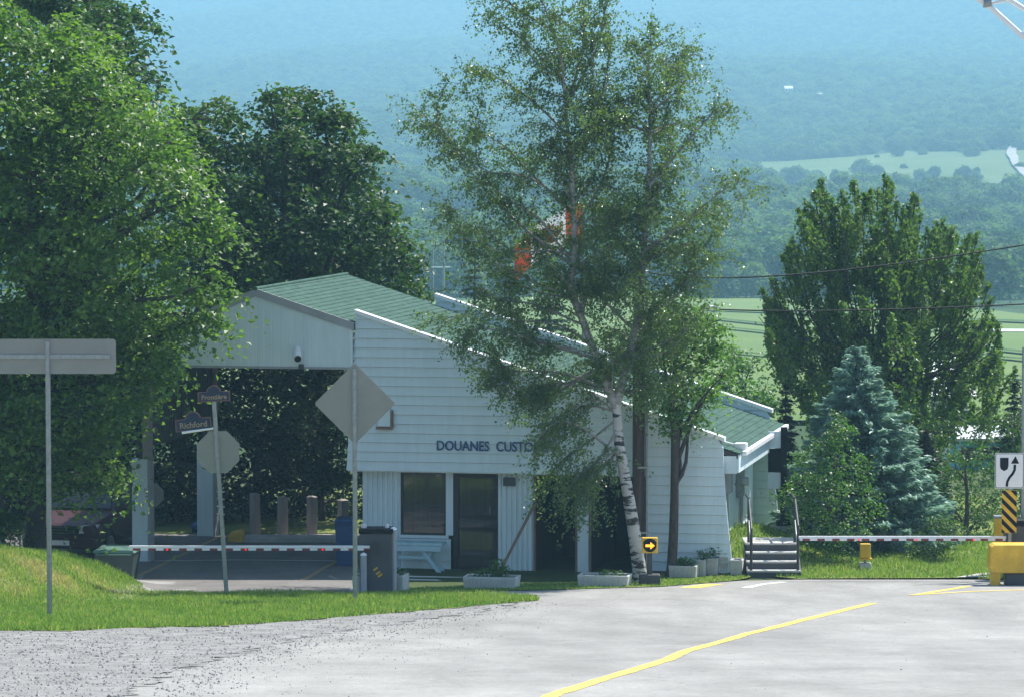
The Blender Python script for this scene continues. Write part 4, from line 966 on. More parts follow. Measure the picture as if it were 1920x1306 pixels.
# yellow-nosed kerb island
q0, q1 = gp(447, 1018), gp(640, 1017)
t = thing('kerb_island', 'grey kerb island with a yellow painted end under the canopy', 'kerb', q0)
dx = q1.x - q0.x; MB().ext((.12, -.05, -.03), (dx, .8, .13)).build('kerb', M['concrete'], t, bevel=.015)
MB().prism([(-.26, -.06, -.03), (.115, -.06, -.03), (.115, -.06, .24), (.06, -.06, .25), (-.24, -.06, .20)], [(-.2, .4, -.03), (.115, .4, -.03), (.115, .4, .28), (.06, .4, .30), (-.18, .4, .25)]).build('kerb_nose', M['yellow'], t, bevel=.02)
# wire fence post and flag
q = gp(38, 1036)
# ------------------------------------------------------------------ parked car under the trees
def car():
    p = Vector((at(112, 1000, 82.8).x, 82.8, 0)); p.z = gz(p.x, p.y) - .05
    t = thing('parked_car', 'dark red off-roader parked nose out under the trees', 'car', p, -.2)
    sec = [(0, .42, .86, .80), (.12, .36, .92, .87), (.9, .34, 1.02, .91), (1.35, .34, 1.07, .92), (3.2, .34, 1.06, .92), (4.3, .36, 1.04, .90), (4.5, .42, .95, .84)]
    m = MB(); ring = []
    for y, zb, zt_, hw in sec: ring.append([(-hw * .93, y, zb), (-hw, y, zb + .2), (-hw, y, zt_ - .12), (-hw * .9, y, zt_), (hw * .9, y, zt_), (hw, y, zt_ - .12), (hw, y, zb + .2), (hw * .93, y, zb)])
    vs = [v for r in ring for v in r]; n = 8
    m.add(vs, [(i*n+k, i*n+(k+1)%n, (i+1)*n+(k+1)%n, (i+1)*n+k) for i in range(len(sec)-1) for k in range(n)] + [tuple(range(n)), tuple((len(sec)-1)*n + k for k in range(n-1, -1, -1))])
    body = m.build('body', M['car_red'], t, bevel=.03)
    m = MB(); cab_ = [(1.35, 1.06, .84), (2.05, 1.68, .70), (2.3, 1.73, .69), (4.0, 1.71, .68), (4.42, 1.05, .83)]
    a = [[(-hw, y, z), (hw, y, z)] for y, z, hw in cab_]
    fl = [v for q in a for v in q]; base = [(-.84, 1.35, 1.0), (.84, 1.35, 1.0), (-.84, 4.42, 1.0), (.84, 4.42, 1.0)]
    m.add(fl, [(2*i, 2*i+1, 2*i+3, 2*i+2) for i in range(4)] + [(0, 2, 4, 6, 8), (9, 7, 5, 3, 1)]); m.build('cabin', M['car_red'], t, bevel=.02)
    MB().add([(-.74, 1.40, 1.115), (.74, 1.40, 1.115), (.63, 2.0, 1.655), (-.63, 2.0, 1.655)], [(0, 1, 2, 3)]).build('windshield', M['win_dark'], t, loc=(0, -.012, .012))
    for sx_ in (-1, 1):
        MB().add([(sx_ * .845, 1.75, 1.12), (sx_ * .845, 2.75, 1.12), (sx_ * .73, 2.75, 1.62), (sx_ * .74, 2.12, 1.6)], [(0, 1, 2, 3)]).build('side_window', M['win_dark'], t, loc=(sx_ * .012, 0, 0))
        hl = MB().add([(sx_ * .45, -.005, .70), (sx_ * .83, .10, .72), (sx_ * .86, .16, .90), (sx_ * .5, .02, .88), (sx_ * .45, .1, .70), (sx_ * .83, .2, .72), (sx_ * .86, .26, .90), (sx_ * .5, .12, .88)], [(0, 1, 2, 3), (4, 5, 6, 7), (0, 1, 5, 4), (1, 2, 6, 5), (2, 3, 7, 6), (3, 0, 4, 7)]).build('headlight', M['lamp_glass'], t, loc=(0, -.03, 0))
        MB().ext((sx_ * .98 - .1, 1.5, 1.02), (sx_ * .98 + .1, 1.62, 1.18)).build('mirror', M['car_red'], t, bevel=.03)
        for y in (.85, 3.6):
            wl = MB().cyl((sx_ * .80, y, .36), .36, .24, 24, 'X').build('wheel', M['tyre'], t, bevel=.03); MB().cyl((sx_ * .925, y, .36), .22, .02, 16, 'X').build('rim', M['galv'], wl)
    MB().ext((-.42, -.035, .66), (.42, .06, .86)).build('grille', M['black'], t)
    for z in (.70, .76, .82): MB().ext((-.41, -.05, z), (.41, -.036, z + .02)).build('grille_bar', M['chrome'], t)
    MB().ext((-.86, -.10, .36), (.86, .14, .60)).build('bumper', M['car_red'], t, bevel=.05)
    MB().ext((-.26, -.112, .44), (.26, -.101, .55)).build('number_plate', M['white'], t)
    MB().ext((-.8, .0, .9), (-.78, .02, .92))
    for sx_ in (-1, 1): MB().tube([(sx_ * .62, 2.2, 1.80), (sx_ * .62, 3.9, 1.78)], .02, 8).build('roof_rail', M['steel_dark'], t)
    return t
car()

# ------------------------------------------------------------------ utility pole and wires
b = gp(1197, 1082); b.y += .9; b = Vector((at(1197, 1000, 79.6).x, 79.6, 0)); s = b.y / FPX
t = thing('utility_pole', 'brown wooden utility pole standing close behind the birch', 'utility pole', b)
zq = lambda py: at(1197, py, b.y).z
MB().tube([(0, 0, -.3), (0, 0, zq(700)), (0, 0, zq(490))], [.14, .125, .11], 14).build('shaft', M['pole_wood'], t)
MB().tube([(.17, -.06, 0), (.17, -.06, zq(560))], .03, 8).build('conduit', M['galv'], t); MB().tube([(.11, -.10, 0), (.11, -.10, zq(600))], .02, 8).build('ground_wire', M['steel_dark'], t)
for z in (1.0, 2.4, 3.8): MB().ext((-.02, -.15, z), (.21, -.02, z + .04)).build('strap', M['galv'], t)
for z in (zq(510), zq(572)): MB().cyl((.16, 0, z), .035, .1, 8, 'X').build('insulator', M['white'], t)
def wire(label, pts, tagged=None):
    P = [at(px, py, Y) for px, py, Y in pts]; out = []
    for k in range(25):
        f = k / 24; A_, B_, C_ = P; out.append(A_ * (2 * (f - .5) * (f - 1)) + B_ * (-4 * f * (f - 1)) + C_ * (2 * f * (f - .5)))
    m = MB().tube([q - P[0] for q in out], .017, 5); t = thing('overhead_wire', label, 'wire', P[0]); m.build('cable', M['black'], t)
    return t, P
wire('upper black overhead wire running behind the upright leafy tree', [(1202, 508, 79.7), (1500, 514, 82.3), (2000, 446, 86.5)])
t, P = wire('lower black overhead wire carrying a white marker', [(1202, 566, 79.7), (1500, 583, 82.3), (2000, 566, 86.5)])
mk = at(1338, 577, 80.9) - P[0]; MB().tube([mk + Vector((-.1, 0, 0)), mk + Vector((.12, 0, -.01))], .055, 10).build('line_marker', M['white'], t)

# flag beyond the birch
fb_ = Vector((at(1094, 600, 92).x, 92, 0))
t = thing('flag_on_pole', 'red and white flag with a leaf behind the birch crown', 'flag', (fb_.x, fb_.y, gz(fb_.x, 92)))
zf = at(1094, 378, 92).z - t.location.z; MB().tube([(0, 0, -.1), (0, 0, zf + .15)], [.05, .03], 10).build('pole', M['galv'], t); MB().cyl((0, 0, zf + .19), .05, .08, 10).build('finial', M['gold'], t)
Wf, Hf = 1.85, .92
def fpt(a, c):
    x = -a * Wf * .92; return (x, .10 * math.sin(a * 9) * a, zf - .05 - c * Hf - .72 * a * a - .30 * a + .03 * math.sin(a * 11))
for a0, a1, mm in ((.02, .26, 'flag_red'), (.26, .76, 'flag_white'), (.76, 1, 'flag_red')):
    n = 8; m = MB(); vs = [fpt(a0 + (a1 - a0) * i / n, c / 5) for i in range(n + 1) for c in range(6)]
    m.add(vs, [(i*6+c, i*6+c+1, (i+1)*6+c+1, (i+1)*6+c) for i in range(n) for c in range(5)], True); m.build('flag_cloth', M[mm], t)
lf = [(0, .4), (.07, .27), (.16, .31), (.13, .10), (.24, .2), (.27, .14), (.4, .16), (.35, .03), (.4, 0), (.2, -.17), (.22, -.24), (.02, -.2), (.02, -.4), (-.02, -.4), (-.02, -.2), (-.22, -.24), (-.2, -.17), (-.4, 0), (-.35, .03), (-.4, .16), (-.27, .14), (-.24, .2), (-.13, .10), (-.16, .31), (-.07, .27)]
for off in (-.006, .006):
    m = MB(); vs = []
    for x, z in lf:
        q = fpt(.51 - x / Wf, .5 - z * .95); vs.append((q[0], q[1] + off, q[2]))
    c_ = fpt(.51, .5); vs.append((c_[0], c_[1] + off, c_[2])); n = len(lf)
    m.add(vs, [(k, (k + 1) % n, n) for k in range(n)]); m.build('leaf_emblem', M['flag_red'], t)

# ------------------------------------------------------------------ trees
def wood_curve(a, b, sag, n=6, wob=.06):
    a, b = np.array(a, float), np.array(b, float); L = np.linalg.norm(b - a); out = []
    w1, w2 = rng.normal(0, wob * L, 3), rng.normal(0, wob * L * .5, 3)
    for k in range(n + 1):
        f = k / n; p = a + (b - a) * f + w1 * math.sin(math.pi * f) + w2 * math.sin(2 * math.pi * f); p[2] += sag * L * math.sin(math.pi * f); out.append(p)
    return out
def blob_leaves(blobs, cdens, per, cl_r, low=-.55, up=.75, flat=.5):
    P, N, TT = [], [], []
    for c, r in blobs:
        n = max(6, int(cdens * 4 * math.pi * r * r)); d = unit(rng.normal(size=(n * 2, 3))); d = d[d[:, 2] > low + rng.normal(0, .25, len(d))][:n]; n = len(d)
        k1, k2 = rng.normal(0, 2.2, (2, 3)); ph = rng.uniform(0, 6, 2)
        rr = r * (1 + .16 * np.sin(d @ k1 + ph[0]) + .12 * np.sin(d @ k2 * 1.8 + ph[1])) * rng.uniform(.5, 1.12, n)
        cc = np.asarray(c) + d * rr[:, None] * np.array([1, 1, .88])
        m = rng.poisson(per, n); q = np.repeat(cc, m, 0); dd = np.repeat(d, m, 0); sz = np.repeat(rng.uniform(.6, 1.3, n), m)
        off = rng.normal(size=q.shape) * cl_r * np.array([1, 1, flat]) * sz[:, None]
        off[:, 2] -= .35 * (off[:, 0] ** 2 + off[:, 1] ** 2) / cl_r
        P.append(q + off); N.append(np.array([0, 0, up]) + dd * .45 + rng.normal(0, .5, q.shape))
        TT.append(np.repeat(rng.normal(0, .22, n), m))
    global CL_TINT
    CL_TINT = np.concatenate(TT)
    return np.concatenate(P), np.concatenate(N)
def broadleaf(name, label, cat, base, trunk_top, blobs, leaf, size, cdens=6, per=26, cl_r=.2, r0=.2, bark='bark', group=None, limbs=1.0, up=.75, low=-.55, flat=.5):
    """base, trunk_top and blob centres in world metres; every bough gets its limb"""
    base = np.array(base, float); t = thing(name, label, cat, tuple(base), 0, group)
    tt = np.array(trunk_top, float) - base; B = [(np.array(c, float) - base, r) for c, r in blobs]
    pts = wood_curve((0, 0, -.3), tt, 0, 8, .02); n = len(pts)
    tk = MB().tube(pts, [r0 * (1.25 if k == 0 else 1) * (1 - .55 * k / (n - 1)) for k in range(n)], 12).build('trunk', M[bark], t)
    lm = MB()
    for c, r in B:
        if random.random() > limbs: continue
        f = min(.95, max(.25, (c[2] / tt[2]) * .62)); i = f * (n - 1); k = int(i); s0 = pts[k] + (pts[min(k + 1, n - 1)] - pts[k]) * (i - k)
        L = np.linalg.norm(c - s0); lr = min(r0 * .5, .025 + .018 * L); cv = wood_curve(s0, c, .10, 6); lm.tube(cv, [lr * (1 - .8 * q / 6) for q in range(7)], 6, False)
        for _ in range(6):
            d = rng.normal(size=3); d[2] = abs(d[2]) * .7; e = c + d / np.linalg.norm(d) * r * .85; lm.tube(wood_curve(c + (e - c) * .02, e, .05, 3), [lr * .22, lr * .18, lr * .13, .006], 4, False)
    if lm.v: lm.build('limbs', M[bark], tk)
    P, N = blob_leaves(B, cdens, per, cl_r, low, up, flat)
    leaves('crown', P, N, size * rng.uniform(.65, 1.25, len(P)), M[leaf], t, tint=np.clip(.45 + CL_TINT + rng.normal(0, .17, len(P)), 0, 1))
    return t
def pb(lst, Y, dj=.8, push=0):
    out = []
    for px, py, r in lst:
        y = Y + push + rng.uniform(-dj, dj); out.append((at(px, py, y), r * y / FPX * (.88 if r > 40 else 1)))
    return out

# big maple at the verge end: leafy boughs drawn from what shows, plus as much again behind
A = [(-70, 60, 120), (30, 90, 80), (100, 95, 75), (150, 130, 60), (-20, 200, 120), (95, 220, 90), (190, 190, 75), (265, 235, 65), (310, 275, 50), (60, 340, 115), (180, 320, 95), (290, 330, 80), (350, 375, 55), (385, 440, 42),
     (90, 470, 115), (215, 440, 95), (320, 465, 75), (-40, 420, 120), (150, 575, 105), (265, 560, 85), (350, 550, 60), (395, 525, 38), (300, 640, 60), (345, 610, 48), (215, 670, 80), (385, 600, 26), (80, 640, 120), (-40, 640, 120), (225, 760, 48), (130, 770, 90), (20, 790, 100),
     (70, 870, 85), (160, 850, 60), (-60, 880, 90), (270, 690, 40), (320, 680, 28), (250, 735, 30)]
bl = pb(A, 78.3, .8) + pb([(100, 905, 42), (165, 900, 38), (212, 885, 34)], 79.6, .3) + pb([(x + rng.uniform(-40, 40), y + rng.uniform(-30, 30), r * 1.1) for x, y, r in A if x < 300 and y < 860], 80.8, 1.2) + pb([(x - 260, y, r * 1.3) for x, y, r in A if x < 160], 80, 1)
base = at(62, 1030, 80.2); base.z = gz(base.x, base.y)
broadleaf('maple_tree', 'tall bright green maple over the grass bank, one bough reaching across the canopy gable', 'tree', base, at(55, 250, 80), bl, 'maple_leaf', .14, 1.75, 56, .31, .24, limbs=.75, flat=.26)
# twin dark stems inside it
# trees behind the yard
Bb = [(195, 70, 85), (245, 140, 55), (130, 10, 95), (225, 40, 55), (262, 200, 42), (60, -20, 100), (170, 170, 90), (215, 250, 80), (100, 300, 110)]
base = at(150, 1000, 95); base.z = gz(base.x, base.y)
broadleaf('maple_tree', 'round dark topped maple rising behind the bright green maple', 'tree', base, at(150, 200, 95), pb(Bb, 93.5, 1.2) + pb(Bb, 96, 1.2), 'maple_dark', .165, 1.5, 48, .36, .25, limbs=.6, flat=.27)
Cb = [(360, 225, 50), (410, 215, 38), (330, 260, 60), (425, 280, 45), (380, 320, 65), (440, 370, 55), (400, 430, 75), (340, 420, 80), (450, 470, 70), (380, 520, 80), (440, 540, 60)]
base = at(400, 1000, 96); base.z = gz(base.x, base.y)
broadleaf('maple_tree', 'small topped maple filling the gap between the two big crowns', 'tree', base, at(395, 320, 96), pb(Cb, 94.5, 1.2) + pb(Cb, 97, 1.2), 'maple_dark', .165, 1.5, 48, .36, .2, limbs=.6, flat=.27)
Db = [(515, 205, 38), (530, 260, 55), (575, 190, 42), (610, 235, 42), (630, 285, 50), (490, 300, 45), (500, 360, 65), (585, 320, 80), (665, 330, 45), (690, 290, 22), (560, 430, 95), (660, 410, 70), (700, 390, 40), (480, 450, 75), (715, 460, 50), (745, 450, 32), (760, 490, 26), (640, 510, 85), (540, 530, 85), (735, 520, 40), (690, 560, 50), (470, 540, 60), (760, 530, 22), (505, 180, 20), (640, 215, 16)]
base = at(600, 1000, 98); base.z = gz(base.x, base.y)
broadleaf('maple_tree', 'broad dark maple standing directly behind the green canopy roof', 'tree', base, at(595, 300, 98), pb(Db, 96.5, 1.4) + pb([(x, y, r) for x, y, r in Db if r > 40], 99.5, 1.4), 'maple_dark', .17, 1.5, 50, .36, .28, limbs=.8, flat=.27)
# shady undergrowth behind the yard
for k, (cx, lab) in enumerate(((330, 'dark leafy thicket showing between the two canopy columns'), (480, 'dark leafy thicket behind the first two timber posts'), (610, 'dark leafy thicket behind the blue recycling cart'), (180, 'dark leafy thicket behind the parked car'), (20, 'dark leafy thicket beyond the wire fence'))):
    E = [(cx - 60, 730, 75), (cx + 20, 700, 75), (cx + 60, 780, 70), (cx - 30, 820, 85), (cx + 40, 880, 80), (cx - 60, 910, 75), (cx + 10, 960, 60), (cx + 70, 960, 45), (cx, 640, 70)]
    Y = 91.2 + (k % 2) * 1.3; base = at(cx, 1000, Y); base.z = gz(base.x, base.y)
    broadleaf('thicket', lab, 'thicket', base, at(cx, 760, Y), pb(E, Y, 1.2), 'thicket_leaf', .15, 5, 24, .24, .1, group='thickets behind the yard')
# bright hedge beside the wire fence
base = gp(-5, 1032); base = Vector((base.x, 79.5, gz(base.x, 79.5)))
hd = [(-40, 985, 40), (0, 975, 32), (22, 995, 24), (-80, 980, 40), (5, 1010, 26), (-50, 1015, 35)]
broadleaf('hedge', 'bright green clipped hedge beside the wire fence', 'hedge', base, at(-5, 985, 79.5), pb(hd, 79.5, .3), 'bush_leaf', .07, 16, 26, .13, .04)
t = thing('wire_fence', 'grey wire mesh fence panel between the hedge and the maple trunk', 'fence', (at(38, 1030, 79).x, 79, gz(at(38, 1030, 79).x, 79)))
for x in (0, -.9): MB().tube([(x, 0, -.1), (x, 0, .95)], .025, 8).build('post', M['galv'], t)
m = MB()
for k in range(12): m.tube([(-.9 + k * .08, 0, .05), (-.9 + k * .08, 0, .9)], .003, 3)
for k in range(10): m.tube([(-.9, 0, .05 + k * .094), (0, 0, .05 + k * .094)], .003, 3)
m.build('mesh', M['galv'], t)

# ---- birch: forked white trunk, thin limbs, drooping leaf strands
def birch():
    Y = 77.6; b0 = at(1203, 1092, Y); b0.z = gz(b0.x, Y) - .05; base = np.array(b0)
    t = thing('birch_tree', 'tall forked white-barked birch with thin drooping foliage before the building', 'tree', b0)
    W = lambda px, py, dy=0.: np.array(at(px, py, Y + dy)) - base
    stems = [([(1203, 1100), (1191, 1010), (1174, 905), (1161, 830), (1156, 755)], [.155, .135, .12, .105, .09], 0),
             ([(1156, 757), (1176, 680), (1194, 600), (1205, 500), (1213, 380), (1219, 250), (1216, 130), (1222, 50)], [.095, .085, .075, .065, .05, .036, .02, .008], .5),
             ([(1156, 765), (1117, 665), (1092, 600), (1071, 540), (1078, 470), (1072, 330), (1062, 220), (1052, 110), (1020, 10), (985, -60)], [.09, .08, .075, .07, .062, .05, .036, .025, .016, .008], -.4)]
    wood = MB(); paths = []
    def smooth(pts, dy):
        P = [W(x, y, dy * k / (len(pts) - 1)) for k, (x, y) in enumerate(pts)]; out = []
        for k in range(len(P) - 1):
            p0, p1, p2, p3 = P[max(k-1, 0)], P[k], P[k+1], P[min(k+2, len(P)-1)]
            for f in (0, .33, .66): out.append(.5 * ((2*p1) + (-p0+p2)*f + (2*p0-5*p1+4*p2-p3)*f*f + (-p0+3*p1-3*p2+p3)*f**3))
        out.append(P[-1]); return out
    wood2 = MB()
    for pts, rad, dy in stems:
        P = smooth(pts, dy); rr = np.interp(np.linspace(0, len(rad) - 1, len(P)), range(len(rad)), rad); (wood if not paths else wood2).tube(P, list(rr), 12); paths.append((P, rr))
    trunk = wood.build('trunk', M['birch'], t); wood2.build('stems', M['birch_stem'], trunk)
    # the broken limb stubs
    limbs = [[(1076, 500), (985, 430), (905, 350), (845, 270), (775, 195)], [(1082, 560), (970, 515), (890, 465), (835, 395)], [(1120, 672), (1010, 640), (905, 615), (868, 640)], [(1157, 850), (1090, 800), (1045, 790), (1010, 820)],
             [(1160, 840), (1128, 880), (1090, 910)], [(1070, 260), (1000, 190), (930, 145), (895, 130)], [(1058, 150), (985, 80), (925, 30)], [(1208, 470), (1280, 420), (1345, 365), (1392, 338)], [(1216, 350), (1285, 270), (1335, 215), (1365, 190)],
             [(1217, 210), (1265, 140), (1285, 85)], [(1196, 600), (1270, 540), (1340, 480)], [(1182, 670), (1250, 640), (1320, 590)], [(1075, 400), (1000, 330), (940, 270), (880, 240)], [(1076, 430), (1130, 340), (1150, 260), (1160, 180)],
             [(1068, 300), (1120, 210), (1140, 120), (1150, 60)], [(1095, 610), (1000, 570), (930, 560), (880, 520)], [(1140, 730), (1060, 700), (990, 695), (935, 700)], [(1165, 740), (1230, 720), (1290, 700)], [(1205, 520), (1150, 430), (1130, 380)], [(1212, 400), (1250, 320), (1260, 240)],
             [(1150, 790), (1100, 830), (1060, 860), (1035, 880)], [(1160, 800), (1130, 850), (1095, 885), (1060, 905)], [(1060, 200), (1090, 110), (1095, 40), (1090, -30)], [(1040, 60), (960, 10), (920, -20)], [(1078, 480), (1030, 470), (960, 470), (900, 420)],
             [(1210, 450), (1300, 470), (1345, 430)], [(1110, 650), (1050, 610), (960, 600)], [(1120, 690), (1030, 740), (965, 740), (900, 690)], [(1190, 620), (1130, 560), (1100, 500)], [(1150, 770), (1100, 760), (1040, 790), (985, 800)]]
    lw = MB(); lp = []
    for pts in limbs:
        dy = rng.uniform(-1.5, 1.6); P = smooth(pts, dy); k = len(P); r0 = rng.uniform(.028, .042); lw.tube(P, [r0 * (1 - .82 * i / (k - 1)) for i in range(k)], 6, False); lp.append(P)
        if rng.random() < .62:                 # a partner limb on the far or near side
            d2 = -dy * rng.uniform(.5, 1.2); P2_ = smooth([(x + rng.uniform(-28, 28) * i, y + rng.uniform(-22, 22) * i) for i, (x, y) in enumerate(pts)], d2); lw.tube(P2_, [r0 * .8 * (1 - .85 * i / (k - 1)) for i in range(k)], 5, False); lp.append(P2_)
    for _ in range(84):                     # finer limbs on every side of both stems
        P, rr = paths[1 + (rng.random() < .5)]; i = rng.integers(1, len(P) - 2); s0 = P[i]; d = rng.normal(size=3); d[2] = abs(d[2]) * .7 + .15; d /= np.linalg.norm(d)
        L = rng.uniform(.7, 1.9) * (.55 + .45 * (1 - i / len(P))); Q = wood_curve(s0, s0 + d * L, .08, 7, .05); lw.tube(Q, [.022 * (1 - .8 * j / 7) for j in range(8)], 5, False); lp.append(Q)
    lw.build('limbs', M['birch_limb'], trunk)
    for P, rr in paths[1:]: lp.append(P[len(P) // 3:])
    tw = MB(); LP, LN, LA = [], [], []
    for P in lp:
        n = len(P); P = np.array(P); seg = np.linalg.norm(np.diff(P, axis=0), axis=1).sum()
        for _ in range(int((24 + (3 if P[:, 2].mean() < 4.6 else 0)) * seg)):
            f = rng.uniform(.22, 1.0) * (n - 1); i = min(int(f), n - 2); s0 = P[i] + (P[i+1] - P[i]) * (f - i)
            ax = P[min(i+1, n-1)] - P[i]; ax = ax / (np.linalg.norm(ax) + 1e-6)
            d = ax * rng.uniform(.2, .9) + rng.normal(0, .55, 3) + np.array([-.12, 0, .10]); d /= np.linalg.norm(d)
            L = rng.uniform(.30, .95) * (rng.uniform(.9, 1.7) if s0[2] < 3.8 else 1.0); k = 6; q = s0.copy(); pts = [q.copy()]
            for j in range(k):
                d = d + np.array([-.05, 0, -.26 if s0[2] < 4.2 else -.17]); d /= np.linalg.norm(d); q = q + d * L / k; pts.append(q.copy())
            ez = pts[-1] + base; fw_ = ez[1] * CP - (ez[2] - H) * SP; ex = 960 + FPX * ez[0] / fw_; ey = 653 - FPX * (ez[1] * SP + (ez[2] - H) * CP) / fw_
            if ex < np.interp(ey, [640, 700, 760, 800, 830, 900, 970], [780, 850, 885, 935, 985, 985, 975]) + rng.normal(0, 14) and ey > 640: continue   # the drooping side ends here
            tw.tube(pts, [.0045 - .0006 * j for j in range(k + 1)], 3, False)
            m = int(L * rng.uniform(22, 40)); fr = rng.uniform(.1, 1, m) * k; ii = np.minimum(fr.astype(int), k - 1); A_ = np.array(pts)
            LP.append(A_[ii] + (A_[ii+1] - A_[ii]) * (fr - ii)[:, None] + rng.normal(0, .045, (m, 3)) - np.array([0, 0, .03])); LN.append(rng.normal(0, .7, (m, 3)) + np.array([0, 0, .55])); LA.append(rng.normal(0, .5, (m, 3)) + np.array([-.25, 0, -.8]))
    tw.build('twigs', M['twig'], trunk)
    LP, LN, LA = map(np.concatenate, (LP, LN, LA))
    leaves('crown', LP, LN, rng.uniform(.045, .082, len(LP)), M['birch_leaf'], t, aspect=.72, along=LA)
birch()

# ---- small maple at the corner, right of the pole
Fb = [(1290, 640, 55), (1250, 690, 45), (1325, 680, 42), (1300, 740, 50), (1255, 770, 35), (1335, 735, 30), (1285, 590, 42), (1325, 610, 35), (1240, 620, 40), (1265, 800, 22), (1305, 785, 26), (1232, 740, 30), (1355, 705, 16), (1345, 650, 24)]
base = gp(1256, 1075); base = Vector((at(1256, 1050, 79.3).x, 79.3, 0.02))
broadleaf('maple_tree', 'slim young maple with sunny leaves in front of the plain clapboard corner', 'tree', base, at(1268, 640, 79.2), pb(Fb, 79.2, .6), 'small_maple', .095, 9, 24, .15, .115, limbs=.9)

# ---- tall tree of upright shoots beyond the lawn
def upright():
    Y = 98.0; b0 = at(1640, 900, Y); b0.z = gz(b0.x, Y); base = np.array(b0)
    t = thing('upright_tree', 'tall dark tree with a fan of upright leafy shoots behind the spruce', 'tree', b0)
    W = lambda px, py, dy=0.: np.array(at(px, py, Y + dy)) - base
    tk = MB().tube([(0, 0, -.3), W(1641, 800), W(1645, 680)], [.3, .26, .2], 12).build('trunk', M['bark'], t)
    env = [(1432, 560), (1440, 520), (1470, 520), (1490, 440), (1500, 400), (1540, 385), (1580, 372), (1622, 368), (1665, 382), (1700, 388), (1745, 420), (1780, 460), (1810, 470), (1838, 480), (1850, 560), (1868, 630), (1878, 690), (1450, 600), (1480, 660), (1870, 640)]
    lw = MB(); P, N, A_ = [], [], []
    def shoot(b, tip, w0):
        L = np.linalg.norm(tip - b); n = int(250 * L * (.6 + w0)); f = rng.random(n) ** .85; ax = (tip - b) / L
        cv = b + (tip - b) * f[:, None] + np.sin(f * math.pi)[:, None] * rng.normal(0, .05, 3)
        P.append(cv + rng.normal(0, 1, (n, 3)) * ((w0 * (1.05 - f) + .03)[:, None])); N.append(rng.normal(0, .8, (n, 3)) + np.array([0, 0, .4])); A_.append(ax + rng.normal(0, .5, (n, 3)))
        lw.tube([b, b + (tip - b) * .55, tip], [.02, .012, .004], 4, False)
    for px, py in env:
        for dy in (rng.uniform(-2.4, -.3), rng.uniform(.2, 2.4)):
            tip = W(px + rng.uniform(-10, 10), py + rng.uniform(0, 35), dy); r_ = W(1645 + (px - 1645) * .15, 720, dy * .2); mid = r_ + (tip - r_) * .6 + np.array([(tip - r_)[0] * .14, 0, -.12 * (tip - r_)[2]])
            lw.tube([r_, mid, tip], [.045, .02, .008], 6, False)
    N_sh = 600
    for k in range(N_sh):
        px = 1650 + rng.normal(0, 118); px = float(np.clip(px, 1440, 1872)); top = np.interp(px, [1432, 1470, 1500, 1580, 1625, 1700, 1760, 1800, 1840, 1880], [540, 495, 400, 375, 368, 390, 430, 465, 490, 640])
        bot = np.interp(px, [1432, 1480, 1560, 1700, 1800, 1880], [600, 730, 830, 830, 800, 740])
        py = top + 16 * math.sin(px / 9.5) + 12 * math.sin(px / 23 + 1) + rng.uniform(0, 22) + (bot - top) * rng.random() ** 1.0; dy = rng.normal(0, 1.35) * min(1, .45 + (py - top) / 200)
        L = rng.uniform(.5, 1.15); lean = (px - 1645) / 230 * .55 + rng.normal(0, .10)
        tip = W(px, py, dy); d = np.array([lean, rng.normal(0, .14) + dy * .06, 1.0]); d /= np.linalg.norm(d); shoot(tip - d * L, tip, rng.uniform(.075, .135))
    for px, py, tx, ty in ((1470, 690, 1428, 540), (1490, 740, 1440, 600), (1520, 700, 1455, 560), (1850, 720, 1872, 618), (1855, 770, 1905, 690), (1830, 800, 1880, 690), (1840, 640, 1860, 560), (1800, 560, 1838, 470), (1495, 560, 1480, 460), (1760, 480, 1790, 425)):
        dy = rng.uniform(-1, 1); shoot(W(px, py, dy), W(tx, ty, dy), .10)
    for k in range(46):                        # leaders that break the outline
        px = 1442 + (1876 - 1442) * (k + rng.uniform(.1, .9)) / 46; top = np.interp(px, [1432, 1470, 1500, 1580, 1625, 1700, 1760, 1800, 1840, 1880], [540, 495, 400, 375, 368, 390, 430, 465, 490, 640])
        tip = W(px, top + 14 * math.sin(px / 9.5) + 10 * math.sin(px / 23 + 1) + rng.uniform(-30, 2), rng.normal(0, .8)); d = np.array([(px - 1645) / 230 * .4, 0, 1.]); d /= np.linalg.norm(d); shoot(tip - d * rng.uniform(.5, .9), tip, .075)
    lw.build('limbs', M['bark'], tk); P, N, A_ = map(np.concatenate, (P, N, A_))
    leaves('crown', P, N, rng.uniform(.07, .13, len(P)), M['upright_leaf'], t, aspect=.75, along=A_)
upright()

